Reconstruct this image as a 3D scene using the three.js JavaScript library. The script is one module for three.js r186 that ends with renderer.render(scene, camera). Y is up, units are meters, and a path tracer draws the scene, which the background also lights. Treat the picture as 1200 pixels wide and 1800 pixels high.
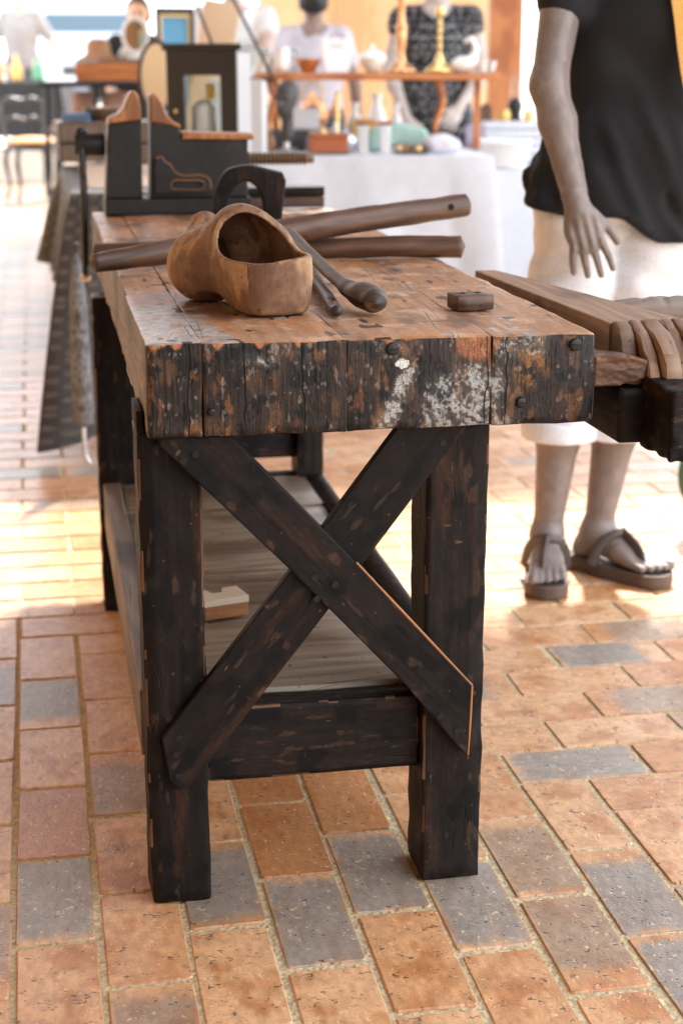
import * as THREE from 'three';
import { mergeGeometries, toCreasedNormals } from 'three/addons/utils/BufferGeometryUtils.js';

// ---------------------------------------------------------------- camera, sky, sun, exposure
const YAW = THREE.MathUtils.degToRad(10.6), TILT = THREE.MathUtils.degToRad(15.57);
const scene = new THREE.Scene();
const camera = new THREE.PerspectiveCamera(35.56, 2 / 3, 0.1, 900);
camera.position.set(0, 1.15, 0);
camera.lookAt(Math.sin(YAW) * Math.cos(TILT), 1.15 - Math.sin(TILT), -Math.cos(YAW) * Math.cos(TILT));
camera.focus = 2.2;
camera.userData.fStop = 4.2;

const renderer = new THREE.WebGLRenderer({ antialias: true });
renderer.toneMapping = THREE.LinearToneMapping;
renderer.toneMappingExposure = 4.6;
renderer.shadowMap.enabled = true;

// the hall stands square to the camera's heading: X to the right, Y up, D ahead (metres)
const hp = (X, Y, D) => [X * Math.cos(YAW) + D * Math.sin(YAW), Y, X * Math.sin(YAW) - D * Math.cos(YAW)];

{ // bright hazy summer sky
  const w = 256, h = 128, a = new Float32Array(w * h * 4);
  for (let j = 0; j < h; j++) {
    const el = (j + 0.5) / h * Math.PI - Math.PI / 2, t = Math.pow(Math.max(0, Math.sin(el)), 0.6);
    for (let i = 0; i < w; i++) {
      const k = (j * w + i) * 4;
      a[k] = 1.12 - 0.44 * t; a[k + 1] = 1.12 - 0.32 * t; a[k + 2] = 1.13 - 0.16 * t; a[k + 3] = 1;
    }
  }
  const sky = new THREE.DataTexture(a, w, h, THREE.RGBAFormat, THREE.FloatType);
  sky.mapping = THREE.EquirectangularReflectionMapping; sky.magFilter = THREE.LinearFilter; sky.needsUpdate = true;
  scene.background = sky; scene.environment = sky;
}
const SUN_EL = THREE.MathUtils.degToRad(50), SUN_AZ = THREE.MathUtils.degToRad(10);
const sun = new THREE.DirectionalLight(new THREE.Color().setRGB(1, 0.98, 0.95), 3.0);
{
  const d = hp(Math.sin(SUN_AZ) * Math.cos(SUN_EL), Math.sin(SUN_EL), Math.cos(SUN_AZ) * Math.cos(SUN_EL));
  const c = hp(0, 0, 6);
  sun.position.set(c[0] + d[0] * 40, d[1] * 40, c[2] + d[2] * 40); sun.target.position.set(...c);
  sun.castShadow = true; sun.shadow.mapSize.set(2048, 2048); sun.shadow.radius = 6;
  Object.assign(sun.shadow.camera, { left: -16, right: 16, top: 16, bottom: -16, near: 1, far: 90 });
  scene.add(sun, sun.target);
}

// ---------------------------------------------------------------- helpers
let seed = 12345;
const rnd = () => { seed = (seed * 1664525 + 1013904223) >>> 0; return seed / 4294967296; };
const rr = (a, b) => a + (b - a) * rnd();
const clamp = (x, a, b) => x < a ? a : x > b ? b : x;
const mix = (a, b, t) => a + (b - a) * t;
const sstep = (a, b, x) => { const t = clamp((x - a) / (b - a), 0, 1); return t * t * (3 - 2 * t); };
const hash = (x, y, z = 0) => { let h = Math.imul(x, 374761393) ^ Math.imul(y, 668265263) ^ Math.imul(z, 2147483647 - 58); h = Math.imul(h ^ (h >>> 13), 1274126177); return ((h ^ (h >>> 16)) >>> 0) / 4294967296; };
function n2(x, y, s = 0) {
  const i = Math.floor(x), j = Math.floor(y), u = x - i, v = y - j, a = u * u * (3 - 2 * u), b = v * v * (3 - 2 * v);
  return mix(mix(hash(i, j, s), hash(i + 1, j, s), a), mix(hash(i, j + 1, s), hash(i + 1, j + 1, s), a), b);
}
function fb(x, y, o = 4, s = 0) { let t = 0, a = 0.5, n = 0; for (let k = 0; k < o; k++) { t += a * n2(x, y, s + k * 17); n += a; a *= 0.5; x = x * 2.03 + 5.1; y = y * 2.03 + 1.7; } return t / n; }
function n3(x, y, z, s = 0) { const k = Math.floor(z), w = z - k, a = w * w * (3 - 2 * w); return mix(n2(x, y, s + k * 131), n2(x, y, s + (k + 1) * 131), a); }
const lerp3 = (a, b, t) => [mix(a[0], b[0], t), mix(a[1], b[1], t), mix(a[2], b[2], t)];

// fn(u, v) gives [r, g, b, height 0..1]; the colours are sRGB 0..255. sw, sh: metres that the picture covers
function surface(w, h, sw, sh, fn, { rough = 0.7, bump = 0.001, metal = 0, wrap = THREE.MirroredRepeatWrapping, extra = {}, marks = [] } = {}) {
  const a = new Uint8Array(w * h * 4), b = new Uint8Array(w * h * 4);
  for (let j = 0; j < h; j++) for (let i = 0; i < w; i++) {
    const c = fn((i + 0.5) / w * sw, (j + 0.5) / h * sh), k = (j * w + i) * 4;
    a[k] = clamp(c[0], 0, 255); a[k + 1] = clamp(c[1], 0, 255); a[k + 2] = clamp(c[2], 0, 255); a[k + 3] = 255;
    b[k] = b[k + 1] = b[k + 2] = clamp((c[3] ?? 0.5) * 255, 0, 255); b[k + 3] = 255;
  }
  let ms = 4242 + w * 7 + Math.round(sw * 1000); const mr = () => { ms = (ms * 1664525 + 1013904223) >>> 0; return ms / 4294967296; };
  for (const [count, l0, l1, a0, a1, col, alpha, deep] of marks) for (let q = 0; q < count; q++) {   // straight scratches and cuts, lengths in metres, angles from the v axis
    const L = mix(l0, l1, mr() * mr()), an = mix(a0, a1, mr()), x0 = mr() * sw, y0 = mr() * sh, n = Math.ceil(L / Math.min(sw / w, sh / h)), al = alpha * (0.35 + 0.65 * mr()), bend = (mr() - 0.5) * 0.3;
    for (let i = 0; i < n; i++) { const t = i / n, A = an + bend * t, x = Math.floor((x0 + Math.sin(A) * L * t) / sw * w), y = Math.floor((y0 + Math.cos(A) * L * t) / sh * h); if (x < 0 || y < 0 || x >= w || y >= h) continue; const k = (y * w + x) * 4, e = al * Math.sin(Math.PI * (0.08 + 0.92 * t)); for (let c = 0; c < 3; c++) { a[k + c] = mix(a[k + c], col[c], e); b[k + c] = clamp(b[k + c] - 255 * deep * e, 0, 255); } }
  }
  const t = [a, b].map((d, n) => {
    const x = new THREE.DataTexture(d, w, h); x.wrapS = x.wrapT = wrap; x.magFilter = THREE.LinearFilter;
    if (!n) x.colorSpace = THREE.SRGBColorSpace; x.repeat.set(1 / sw, 1 / sh); x.needsUpdate = true; return x;
  });
  return new THREE.MeshPhysicalMaterial({ map: t[0], bumpMap: bump ? t[1] : null, bumpScale: bump, roughness: rough, metalness: metal, ...extra });
}
const plain = (r, g, b, rough = 0.6, metal = 0, extra = {}) => new THREE.MeshPhysicalMaterial({ color: new THREE.Color().setRGB(r, g, b), roughness: rough, metalness: metal, ...extra });

const used = new Map();
function numbered(name) { const n = used.get(name) ?? 0; used.set(name, n + 1); return n ? `${name}_${String(n).padStart(3, '0')}` : name; }
function tag(o, label, category, group) { o.userData.label = label; o.userData.category = category; if (group) o.userData.group = group; return o; }
function thing(name, label, category, [x, y, z] = [0, 0, 0], turn = 0, group) {
  const o = new THREE.Group(); o.name = numbered(name); o.position.set(x, y, z); o.rotation.y = turn; scene.add(o);
  return tag(o, label, category, group);
}
function part(parent, name, geo, mat, label) {
  if (!Array.isArray(mat) && geo.groups.some(q => q.materialIndex === 6)) mat = [mat, mat, mat, mat, mat, mat, wornWood];
  const m = new THREE.Mesh(geo, mat); m.name = name; m.castShadow = m.receiveShadow = true; parent.add(m);
  if (label) m.userData.label = label;
  return m;
}
function single(name, label, category, geo, mat, [x, y, z] = [0, 0, 0], turn = 0, group) {
  const m = part(scene, numbered(name), geo, mat); m.position.set(x, y, z); m.rotation.y = turn; return tag(m, label, category, group);
}
function structure(name, geo, mat) { const m = part(scene, name, geo, mat); m.userData.kind = 'structure'; return m; }

// a worn timber: a box whose edges are rounded unevenly. uv in metres, v along the grain
function timber([x0, y0, z0], [x1, y1, z1], { r = 0.004, grain = 'y', seg = 0.12, wob = 0.5, freq = 14, dent = 0.0006, uv = null, soft = null, worn = 0, wornTo = 6 } = {}) {
  const h = [(x1 - x0) / 2, (y1 - y0) / 2, (z1 - z0) / 2], c = [(x0 + x1) / 2, (y0 + y1) / 2, (z0 + z1) / 2];
  const gi = 'xyz'.indexOf(grain), jit = [rnd() - 0.5, rnd() - 0.5], room = (L, T) => Math.max(0, T - L) * 0.9;
  const lines = h.map(L => {
    const o = [-L, -L + r * 0.35, -L + r, -L + r * 2.2], n = Math.max(1, Math.round((2 * L - 4.4 * r) / seg)), l = [...o];
    for (let i = 1; i < n; i++) l.push(-L + 2.2 * r + (2 * L - 4.4 * r) * i / n);
    return [...l, L - 2.2 * r, L - r, L - 0.35 * r, L].filter((v, i, q) => !i || v > q[i - 1] + 1e-6);
  });
  const pos = [], uvs = [], idx = [], rub = [], groups = [];
  for (let ax = 0; ax < 3; ax++) for (const s of [1, -1]) {
    const [b, d] = ax === 0 ? [1, 2] : ax === 1 ? [2, 0] : [0, 1], B = lines[b], Dl = lines[d], start = pos.length / 3, i0 = idx.length;
    for (const vd of Dl) for (const vb of B) {
      const p = [0, 0, 0]; p[ax] = s * h[ax]; p[b] = vb; p[d] = vd;
      const wp = [p[0] + c[0], p[1] + c[1], p[2] + c[2]];
      const q = n3(wp[0] * freq, wp[1] * freq, wp[2] * freq, 3), rad = r * (1 + wob * (q * 2 - 0.9)) * (soft ? soft(wp) : 1);
      const inn = p.map((v, k) => clamp(v, -(h[k] - rad), h[k] - rad)), dv = p.map((v, k) => v - inn[k]), L = Math.hypot(...dv) || 1;
      const dn = dent * (n3(wp[0] * 30, wp[1] * 30, wp[2] * 30, 9) - 0.5) * 2;
      for (let k = 0; k < 3; k++) pos.push(inn[k] + dv[k] / L * (rad + dn) + c[k]);
      const g = ax === gi ? d : gi, o = 3 - ax - g;
      if (uv) uvs.push(wp[o] + uv[0], wp[g] + uv[1]); else uvs.push(p[o] + 0.2 + jit[0] * room(2 * h[o], 0.4), p[g] + 0.4 + jit[1] * room(2 * h[g], 0.8));
    }
    const nb = B.length;
    for (let j = 0; j + 1 < Dl.length; j++) for (let i = 0; i + 1 < nb; i++) {
      const a = start + j * nb + i, e = a + 1, f = a + nb, g = f + 1;
      let to = idx; if (worn && (i < 2 || j < 2 || i > nb - 4 || j > Dl.length - 4)) { const X = pos[a * 3], Y = pos[a * 3 + 1], Z = pos[a * 3 + 2]; if (n3(X * 22, Y * 22, Z * 22, 15) * 0.7 + n3(X * 90, Y * 90, Z * 90, 16) * 0.3 > 1 - worn) to = rub; }
      if (s > 0) to.push(a, e, g, a, g, f); else to.push(a, g, e, a, f, g);
    }
    groups.push([i0, idx.length - i0, ax * 2 + (s > 0 ? 0 : 1)]);
  }
  const g = new THREE.BufferGeometry();
  g.setAttribute('position', new THREE.Float32BufferAttribute(pos, 3)); g.setAttribute('uv', new THREE.Float32BufferAttribute(uvs, 2)); if (rub.length) groups.push([idx.length, rub.length, wornTo]); g.setIndex(rub.length ? idx.concat(rub) : idx);
  const out = toCreasedNormals(g, 0.9); g.dispose();
  groups.forEach(q => out.addGroup(...q));
  return out;
}
const moved = (g, x, y, z) => { g.translate(x, y, z); return g; };
// box-projected uv in metres for any geometry
function boxUV(g, grain = 'y', off = null) {
  if (g.index) g = g.toNonIndexed();
  g.computeBoundingBox(); const mid = g.boundingBox.getCenter(new THREE.Vector3()).toArray(), jit = [0.2 + (rnd() - 0.5) * 0.15, 0.4 + (rnd() - 0.5) * 0.15];
  const p = g.attributes.position, u = new Float32Array(p.count * 2), gi = 'xyz'.indexOf(grain), A = new THREE.Vector3(), B = new THREE.Vector3(), C = new THREE.Vector3();
  for (let i = 0; i < p.count; i += 3) {
    A.fromBufferAttribute(p, i); B.fromBufferAttribute(p, i + 1); C.fromBufferAttribute(p, i + 2);
    const n = B.clone().sub(A).cross(C.clone().sub(A)).toArray().map(Math.abs), ax = n.indexOf(Math.max(...n));
    const d = ax === 0 ? 2 : ax === 1 ? 0 : 1, gg = ax === gi ? d : gi, o = 3 - ax - gg;
    [A, B, C].forEach((v, k) => { const q = v.toArray(); u[(i + k) * 2] = off ? q[o] + off[0] : q[o] - mid[o] + jit[0]; u[(i + k) * 2 + 1] = off ? q[gg] + off[1] : q[gg] - mid[gg] + jit[1]; });
  }
  g.setAttribute('uv', new THREE.BufferAttribute(u, 2)); return g;
}
function extrude(pts, depth, bevel = 0.003, curve = 6) {
  const s = pts instanceof THREE.Shape ? pts : new THREE.Shape(pts.map(p => new THREE.Vector2(p[0], p[1])));
  const g = new THREE.ExtrudeGeometry(s, { depth: depth - 2 * bevel, bevelEnabled: bevel > 0, bevelThickness: bevel, bevelSize: bevel, bevelOffset: -bevel, bevelSegments: 2, curveSegments: curve });
  g.translate(0, 0, bevel); return g;
}
const box = (w, h, d, x = 0, y = 0, z = 0, r = 0.004) => moved(chamfer(w, h, d, r), x, y, z);
function chamfer(w, h, d, r) { r = Math.min(r, w / 2.1, h / 2.1, d / 2.1); const g = extrude([[-w / 2, -h / 2], [w / 2, -h / 2], [w / 2, h / 2], [-w / 2, h / 2]], d, r); g.translate(0, 0, -d / 2); return g; }
const lathe = (pts, seg = 24) => new THREE.LatheGeometry(pts.map(p => new THREE.Vector2(p[0], p[1])), seg);
const cyl = (r0, r1, h, seg = 20) => new THREE.CylinderGeometry(r1, r0, h, seg);
// a round bar along points [x, y, z, radius]; flat squashes it in one direction
function bar(pts, { seg = 14, steps = 24, flat = 1, capped = true } = {}) {
  const cv = new THREE.CatmullRomCurve3(pts.map(p => new THREE.Vector3(p[0], p[1], p[2]))), n = pts.length - 1;
  const R = t => { const f = clamp(t, 0, 1) * n, i = Math.min(n - 1, Math.floor(f)), w = f - i; return mix(pts[i][3], pts[i + 1][3], w * w * (3 - 2 * w)); };
  const fr = cv.computeFrenetFrames(steps, false), pos = [], uv = [], idx = [];
  const up = new THREE.Vector3(0, 1, 0), rows = [];
  let len = 0, last = null;
  for (let i = 0; i <= steps; i++) {
    const t = i / steps, c = cv.getPoint(t); if (last) len += c.distanceTo(last); last = c;
    const T = fr.tangents[i]; let N = new THREE.Vector3().crossVectors(up, T); if (N.lengthSq() < 1e-4) N.set(1, 0, 0); N.normalize(); const Bn = new THREE.Vector3().crossVectors(T, N);
    rows.push([c, N, Bn, R(t), len, T]);
  }
  if (capped) {
    const e = ([c, N, Bn, r, l, T], s, k) => [c.clone().addScaledVector(T, s * r * 0.42 * (1 - k)), N, Bn, r * k, l + s * r, T], a = rows[0], z = rows[rows.length - 1];
    rows.unshift(e(a, -1, 0.02), e(a, -1, 0.55), e(a, -0.75, 0.86)); rows.push(e(z, 0.75, 0.86), e(z, 1, 0.55), e(z, 1, 0.02));
  }
  rows.forEach(([c, N, Bn, r, l]) => { for (let j = 0; j <= seg; j++) { const a = j / seg * Math.PI * 2, p = c.clone().addScaledVector(N, Math.cos(a) * r).addScaledVector(Bn, Math.sin(a) * r * flat); pos.push(p.x, p.y, p.z); uv.push(j / seg * Math.PI * 2 * Math.max(r, 0.01), l); } });
  for (let i = 0; i + 1 < rows.length; i++) for (let j = 0; j < seg; j++) { const a = i * (seg + 1) + j, b = a + 1, c = a + seg + 1, d = c + 1; idx.push(a, b, d, a, d, c); }
  const g = new THREE.BufferGeometry(); g.setAttribute('position', new THREE.Float32BufferAttribute(pos, 3)); g.setAttribute('uv', new THREE.Float32BufferAttribute(uv, 2)); g.setIndex(idx); g.computeVertexNormals(); return g;
}
const merged = list => mergeGeometries(list.map(g => { g = g.index ? g.toNonIndexed() : g; for (const k of Object.keys(g.attributes)) if (!['position', 'normal', 'uv'].includes(k)) g.deleteAttribute(k); if (!g.attributes.uv) g.setAttribute('uv', new THREE.BufferAttribute(new Float32Array(g.attributes.position.count * 2), 2)); if (!g.attributes.normal) g.computeVertexNormals(); g.clearGroups(); return g; }));
// mesh of a distance field (surface nets)
function solid(f, lo, hi, cell) {
  const n = [0, 1, 2].map(k => Math.ceil((hi[k] - lo[k]) / cell) + 2), [nx, ny, nz] = n, F = new Float32Array(nx * ny * nz), at = (i, j, k) => i + nx * (j + ny * k);
  for (let k = 0; k < nz; k++) for (let j = 0; j < ny; j++) for (let i = 0; i < nx; i++) F[at(i, j, k)] = f(lo[0] + i * cell, lo[1] + j * cell, lo[2] + k * cell);
  const V = new Int32Array(nx * ny * nz).fill(-1), pos = [], nor = [], uv = [], idx = [], e = cell * 0.4;
  for (let k = 0; k + 1 < nz; k++) for (let j = 0; j + 1 < ny; j++) for (let i = 0; i + 1 < nx; i++) {
    let s = 0, x = 0, y = 0, z = 0; const c = [];
    for (let q = 0; q < 8; q++) c.push(F[at(i + (q & 1), j + (q >> 1 & 1), k + (q >> 2))]);
    const m = c.reduce((a, v, q) => a | (v < 0 ? 1 << q : 0), 0); if (m === 0 || m === 255) continue;
    for (let a = 0; a < 8; a++) for (const d of [1, 2, 4]) { const b = a | d; if (b === a || (c[a] < 0) === (c[b] < 0)) continue; const t = c[a] / (c[a] - c[b]); x += (a & 1) + (d === 1 ? t : 0); y += (a >> 1 & 1) + (d === 2 ? t : 0); z += (a >> 2) + (d === 4 ? t : 0); s++; }
    V[at(i, j, k)] = pos.length / 3; const px = lo[0] + (i + x / s) * cell, py = lo[1] + (j + y / s) * cell, pz = lo[2] + (k + z / s) * cell; pos.push(px, py, pz);
    const g = [f(px + e, py, pz) - f(px - e, py, pz), f(px, py + e, pz) - f(px, py - e, pz), f(px, py, pz + e) - f(px, py, pz - e)], L = Math.hypot(...g) || 1; nor.push(g[0] / L, g[1] / L, g[2] / L);
    const ax = Math.abs(g[0]) > Math.abs(g[2]); uv.push(ax ? pz : px, py);
  }
  const quad = (a, b, c, d, flip) => { if (a < 0 || b < 0 || c < 0 || d < 0) return; if (flip) idx.push(a, c, b, a, d, c); else idx.push(a, b, c, a, c, d); };
  for (let k = 1; k + 1 < nz; k++) for (let j = 1; j + 1 < ny; j++) for (let i = 1; i + 1 < nx; i++) {
    const o = F[at(i, j, k)] < 0;
    if (o !== F[at(i + 1, j, k)] < 0) quad(V[at(i, j - 1, k - 1)], V[at(i, j, k - 1)], V[at(i, j, k)], V[at(i, j - 1, k)], !o);
    if (o !== F[at(i, j + 1, k)] < 0) quad(V[at(i - 1, j, k - 1)], V[at(i - 1, j, k)], V[at(i, j, k)], V[at(i, j, k - 1)], !o);
    if (o !== F[at(i, j, k + 1)] < 0) quad(V[at(i - 1, j - 1, k)], V[at(i, j - 1, k)], V[at(i, j, k)], V[at(i - 1, j, k)], !o);
  }
  const g = new THREE.BufferGeometry(); g.setAttribute('position', new THREE.Float32BufferAttribute(pos, 3)); g.setAttribute('normal', new THREE.Float32BufferAttribute(nor, 3)); g.setAttribute('uv', new THREE.Float32BufferAttribute(uv, 2)); g.setIndex(idx); return g;
}
const smin = (a, b, k) => { const h = Math.max(k - Math.abs(a - b), 0) / k; return Math.min(a, b) - h * h * k / 4; };
const smax = (a, b, k) => -smin(-a, -b, k);
const ell = (x, y, z, cx, cy, cz, rx, ry, rz) => { const u = (x - cx) / rx, v = (y - cy) / ry, w = (z - cz) / rz, k = Math.hypot(u, v, w), g = Math.hypot(u / rx, v / ry, w / rz); return g > 1e-9 ? k * (k - 1) / g : -Math.min(rx, ry, rz); };
const ell4 = (x, y, z, cx, cy, cz, rx, ry, rz) => (Math.pow(Math.pow(Math.abs(x - cx) / rx, 3.2) + Math.pow(Math.abs(y - cy) / ry, 3.2) + Math.pow(Math.abs(z - cz) / rz, 3.2), 1 / 3.2) - 1) * Math.min(rx, ry, rz);
function cone(x, y, z, a, b) { // tapered capsule, a and b are [x, y, z, r]
  const dx = b[0] - a[0], dy = b[1] - a[1], dz = b[2] - a[2], L = dx * dx + dy * dy + dz * dz, t = clamp(((x - a[0]) * dx + (y - a[1]) * dy + (z - a[2]) * dz) / (L || 1), 0, 1);
  return Math.hypot(x - a[0] - dx * t, y - a[1] - dy * t, z - a[2] - dz * t) - mix(a[3], b[3], t);
}

// ---------------------------------------------------------------- the hall: ground, brick floor, roof, walls
function brickSkin(kind, k) {
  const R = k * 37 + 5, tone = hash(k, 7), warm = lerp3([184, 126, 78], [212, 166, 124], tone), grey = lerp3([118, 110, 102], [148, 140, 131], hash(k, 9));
  const mx = 0.12 * hash(k, 3), m0 = 0.1 * hash(k, 4), m1 = 0.06 * hash(k, 5);
  return surface(144, 320, 1, 1, (u, v) => {
    const big = fb(u * 3, v * 5, 3, R), mid = fb(u * 13, v * 16, 3, R + 1), fine = fb(u * 46, v * 70, 2, R + 2);
    let c = lerp3(warm, [164, 100, 54], sstep(0.45, 0.8, big) * 0.6);
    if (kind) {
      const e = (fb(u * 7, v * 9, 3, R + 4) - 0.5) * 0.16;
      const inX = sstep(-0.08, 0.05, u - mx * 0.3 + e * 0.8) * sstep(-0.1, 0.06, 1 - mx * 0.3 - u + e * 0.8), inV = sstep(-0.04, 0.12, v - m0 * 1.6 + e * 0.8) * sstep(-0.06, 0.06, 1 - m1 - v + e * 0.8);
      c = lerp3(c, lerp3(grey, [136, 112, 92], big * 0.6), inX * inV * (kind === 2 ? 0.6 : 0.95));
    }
    const f = 0.88 + mid * 0.24; c = c.map(x => x * f);
    let h = 0.6 + 0.16 * (mid - 0.5) + 0.2 * (fine - 0.5);
    const drag = n2(u * 26, v * 120, R + 8) * n2(u * 9, v * 26, R + 9);            // drag marks of the wire cut
    if (drag > 0.56) { const t = sstep(0.56, 0.7, drag); c = c.map(x => x * (1 - 0.42 * t)); h -= 0.4 * t; }
    const pale = n2(u * 38, v * 90, R + 12) * n2(u * 12, v * 30, R + 13);
    if (pale > 0.58) { const t = sstep(0.58, 0.7, pale); c = lerp3(c, [226, 196, 160], t * 0.65); h += 0.2 * t; }
    const pit = n2(u * 60, v * 125, R + 15); if (pit > 0.965) { c = c.map(x => x * 0.5); h -= 0.5; }
    return [...c, h];
  }, { rough: 0.33, bump: 0.0013, wrap: THREE.ClampToEdgeWrapping, marks: [[90, 0.02, 0.12, 1.15, 1.95, [88, 60, 40], 0.42, 0.3], [60, 0.02, 0.1, 1.15, 1.95, [232, 208, 172], 0.4, -0.1]] });
}
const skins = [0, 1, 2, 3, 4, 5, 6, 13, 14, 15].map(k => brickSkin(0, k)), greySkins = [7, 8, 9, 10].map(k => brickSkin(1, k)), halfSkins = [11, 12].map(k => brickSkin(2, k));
function brickShape(w, l, k) { // top with cut corners and a small arris, no underside
  const hw = w / 2, hl = l / 2, j = n => (hash(n, k, 77) - 0.5) * 0.005, q = 0.0035;
  const ring = [[-hw, -hl + q], [-hw + q, -hl], [hw - q, -hl], [hw, -hl + q], [hw, hl - q], [hw - q, hl], [-hw + q, hl], [-hw, hl - q]].map(([x, z], n) => [x + j(n >> 1), z + j(9 + (n >> 1))]);
  const pos = [], uv = [], idx = [], lay = [[0.965, 0, 0], [1, -0.0028, 0], [1, -0.03, 0]];
  lay.forEach(([s, y]) => ring.forEach(([x, z]) => { pos.push(x * s + 0, y, z * (1 - (1 - s) * w / l)); uv.push(x * s / w + 0.5, z / l + 0.5); }));
  for (let i = 1; i < 7; i++) idx.push(0, i + 1, i);
  for (let L = 0; L < 2; L++) for (let i = 0; i < 8; i++) { const a = L * 8 + i, b = L * 8 + (i + 1) % 8; idx.push(a, b, b + 8, a, b + 8, a + 8); }
  const g = new THREE.BufferGeometry(); g.setAttribute('position', new THREE.Float32BufferAttribute(pos, 3)); g.setAttribute('uv', new THREE.Float32BufferAttribute(uv, 2)); g.setIndex(idx);
  return toCreasedNormals(g, 0.5);
}
const PX = 0.1175, PZ = 0.2485, RZ = 0.12425;
const longShapes = [0, 1, 2, 3, 4].map(k => brickShape(0.1092, 0.2398, k)), crossShapes = [0, 1, 2, 3, 4].map(k => brickShape(0.1162, 0.2272, k + 10));
const bricks = []; // [x, z, across?]
const spanX = [-5, 9], spanZ = [-19, 3.2];
for (let c = Math.floor((spanX[0] + 0.083) / PX); c * PX - 0.083 < spanX[1]; c++) {
  const x = -0.083 + (c + 0.5) * PX, far = -2.345 - RZ * (7 - c), phase = (c & 1) ? -2.10 : -2.2245;
  for (let z = phase - PZ * 80; z < spanZ[1]; z += PZ) if (z >= Math.max(far, spanZ[0]) - 0.01) bricks.push([x, z + PZ / 2, 0]);
}
for (let r = -70; ; r++) {
  const z1 = -2.345 - RZ * r; if (z1 < spanZ[0]) break; if (z1 > spanZ[1]) continue;
  for (let x = 0.7395 - PX * r; x < spanX[1]; x += 2 * PX) if (x > spanX[0] - 0.3) bricks.push([x + PX, z1 - RZ / 2, 1]);
}
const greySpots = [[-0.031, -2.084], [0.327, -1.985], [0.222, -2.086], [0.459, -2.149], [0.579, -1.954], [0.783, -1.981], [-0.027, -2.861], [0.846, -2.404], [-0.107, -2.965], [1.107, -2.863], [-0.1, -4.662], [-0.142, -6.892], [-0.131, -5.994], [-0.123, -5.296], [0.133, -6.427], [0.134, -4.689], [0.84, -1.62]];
const halfSpots = [[0.625, -1.837], [0.077, -2.486], [0.814, -2.771], [1.086, -2.625], [0.072, -1.73], [-0.096, -2.08], [0.67, -2.09], [0.55, -1.6]];
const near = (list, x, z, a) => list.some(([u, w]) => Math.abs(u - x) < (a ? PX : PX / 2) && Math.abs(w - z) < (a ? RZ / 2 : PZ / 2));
const floor = new THREE.Group(); floor.name = 'brick_floor'; floor.userData.kind = 'structure'; scene.add(floor);
const mortar = surface(512, 512, 0.8, 0.8, (u, v) => { const a = fb(u * 30, v * 30, 3, 50), b = fb(u * 240, v * 240, 2, 51); return [...lerp3([186, 162, 122], [210, 190, 152], a).map(x => x * (0.8 + 0.35 * b)), b]; }, { rough: 0.9, bump: 0.003 });
{
  const g = new THREE.PlaneGeometry(14, 22.2, 1, 1); g.rotateX(-Math.PI / 2); const u = g.attributes.uv; for (let i = 0; i < u.count; i++) u.setXY(i, u.getX(i) * 14, u.getY(i) * 22.2);
  const m = part(floor, 'mortar_bed', g, mortar); m.position.set(2, -0.003, -7.9);
}
const sees = (x, z) => { const v = new THREE.Vector3(x, 0, z).project(camera), d = Math.hypot(x, z); return Math.abs(v.x) < 1.12 && Math.abs(v.y) < 1.1 && v.z < 1 ? 1 / (d * d * d) : 0; };
camera.updateMatrixWorld(); camera.updateProjectionMatrix();
const ranked = bricks.map((b, i) => [sees(b[0], b[1]), i]).sort((a, b) => b[0] - a[0]), single300 = new Set(ranked.slice(0, 300).map(q => q[1]));
const restLong = [], restCross = [];
bricks.forEach(([x, z, a], i) => {
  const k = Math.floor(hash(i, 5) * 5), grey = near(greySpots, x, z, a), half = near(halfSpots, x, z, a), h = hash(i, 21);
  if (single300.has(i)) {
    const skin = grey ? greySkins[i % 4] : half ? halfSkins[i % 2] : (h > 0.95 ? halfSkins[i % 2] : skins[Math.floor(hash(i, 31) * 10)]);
    const m = part(floor, 'brick', (a ? crossShapes : longShapes)[k], skin);
    m.position.set(x + (hash(i, 1) - 0.5) * 0.003, (hash(i, 2) - 0.5) * 0.0016, z + (hash(i, 3) - 0.5) * 0.003);
    m.rotation.set((hash(i, 6) - 0.5) * 0.006, (hash(i, 4) - 0.5) * 0.012 + (a ? Math.PI / 2 : 0) + (hash(i, 8) > 0.5 ? Math.PI : 0), (hash(i, 7) - 0.5) * 0.008);
  } else (a ? restCross : restLong).push([x, z, a, i, grey || (h > 0.86), hash(i, 31)]);
});
{
  const all = [...restLong, ...restCross], g = crossShapes[0], far = surface(144, 320, 1, 1, (u, v) => { const m = fb(u * 12, v * 16, 3, 90), f = fb(u * 50, v * 70, 2, 91); return [...[232, 232, 232].map(x => x * (0.78 + 0.22 * m + 0.1 * (f - 0.5))), f]; }, { rough: 0.33, bump: 0.001 });
  const im = new THREE.InstancedMesh(g, far, all.length), M = new THREE.Matrix4(), q = new THREE.Quaternion(), C = new THREE.Color();
  all.forEach(([x, z, a, i, grey, t], n) => {
    q.setFromEuler(new THREE.Euler((hash(i, 6) - 0.5) * 0.004, a ? Math.PI / 2 : 0, (hash(i, 7) - 0.5) * 0.006));
    M.compose(new THREE.Vector3(x, (hash(i, 2) - 0.5) * 0.0016, z), q, a ? new THREE.Vector3(1, 1, 1) : new THREE.Vector3(0.934, 1, 1.053)); im.setMatrixAt(n, M);
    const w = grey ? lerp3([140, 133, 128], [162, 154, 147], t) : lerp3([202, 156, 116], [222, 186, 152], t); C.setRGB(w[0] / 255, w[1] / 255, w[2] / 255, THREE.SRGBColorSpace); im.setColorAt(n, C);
  });
  im.name = 'far_bricks'; im.userData.kind = 'stuff'; im.receiveShadow = true; floor.add(im);
}
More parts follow.
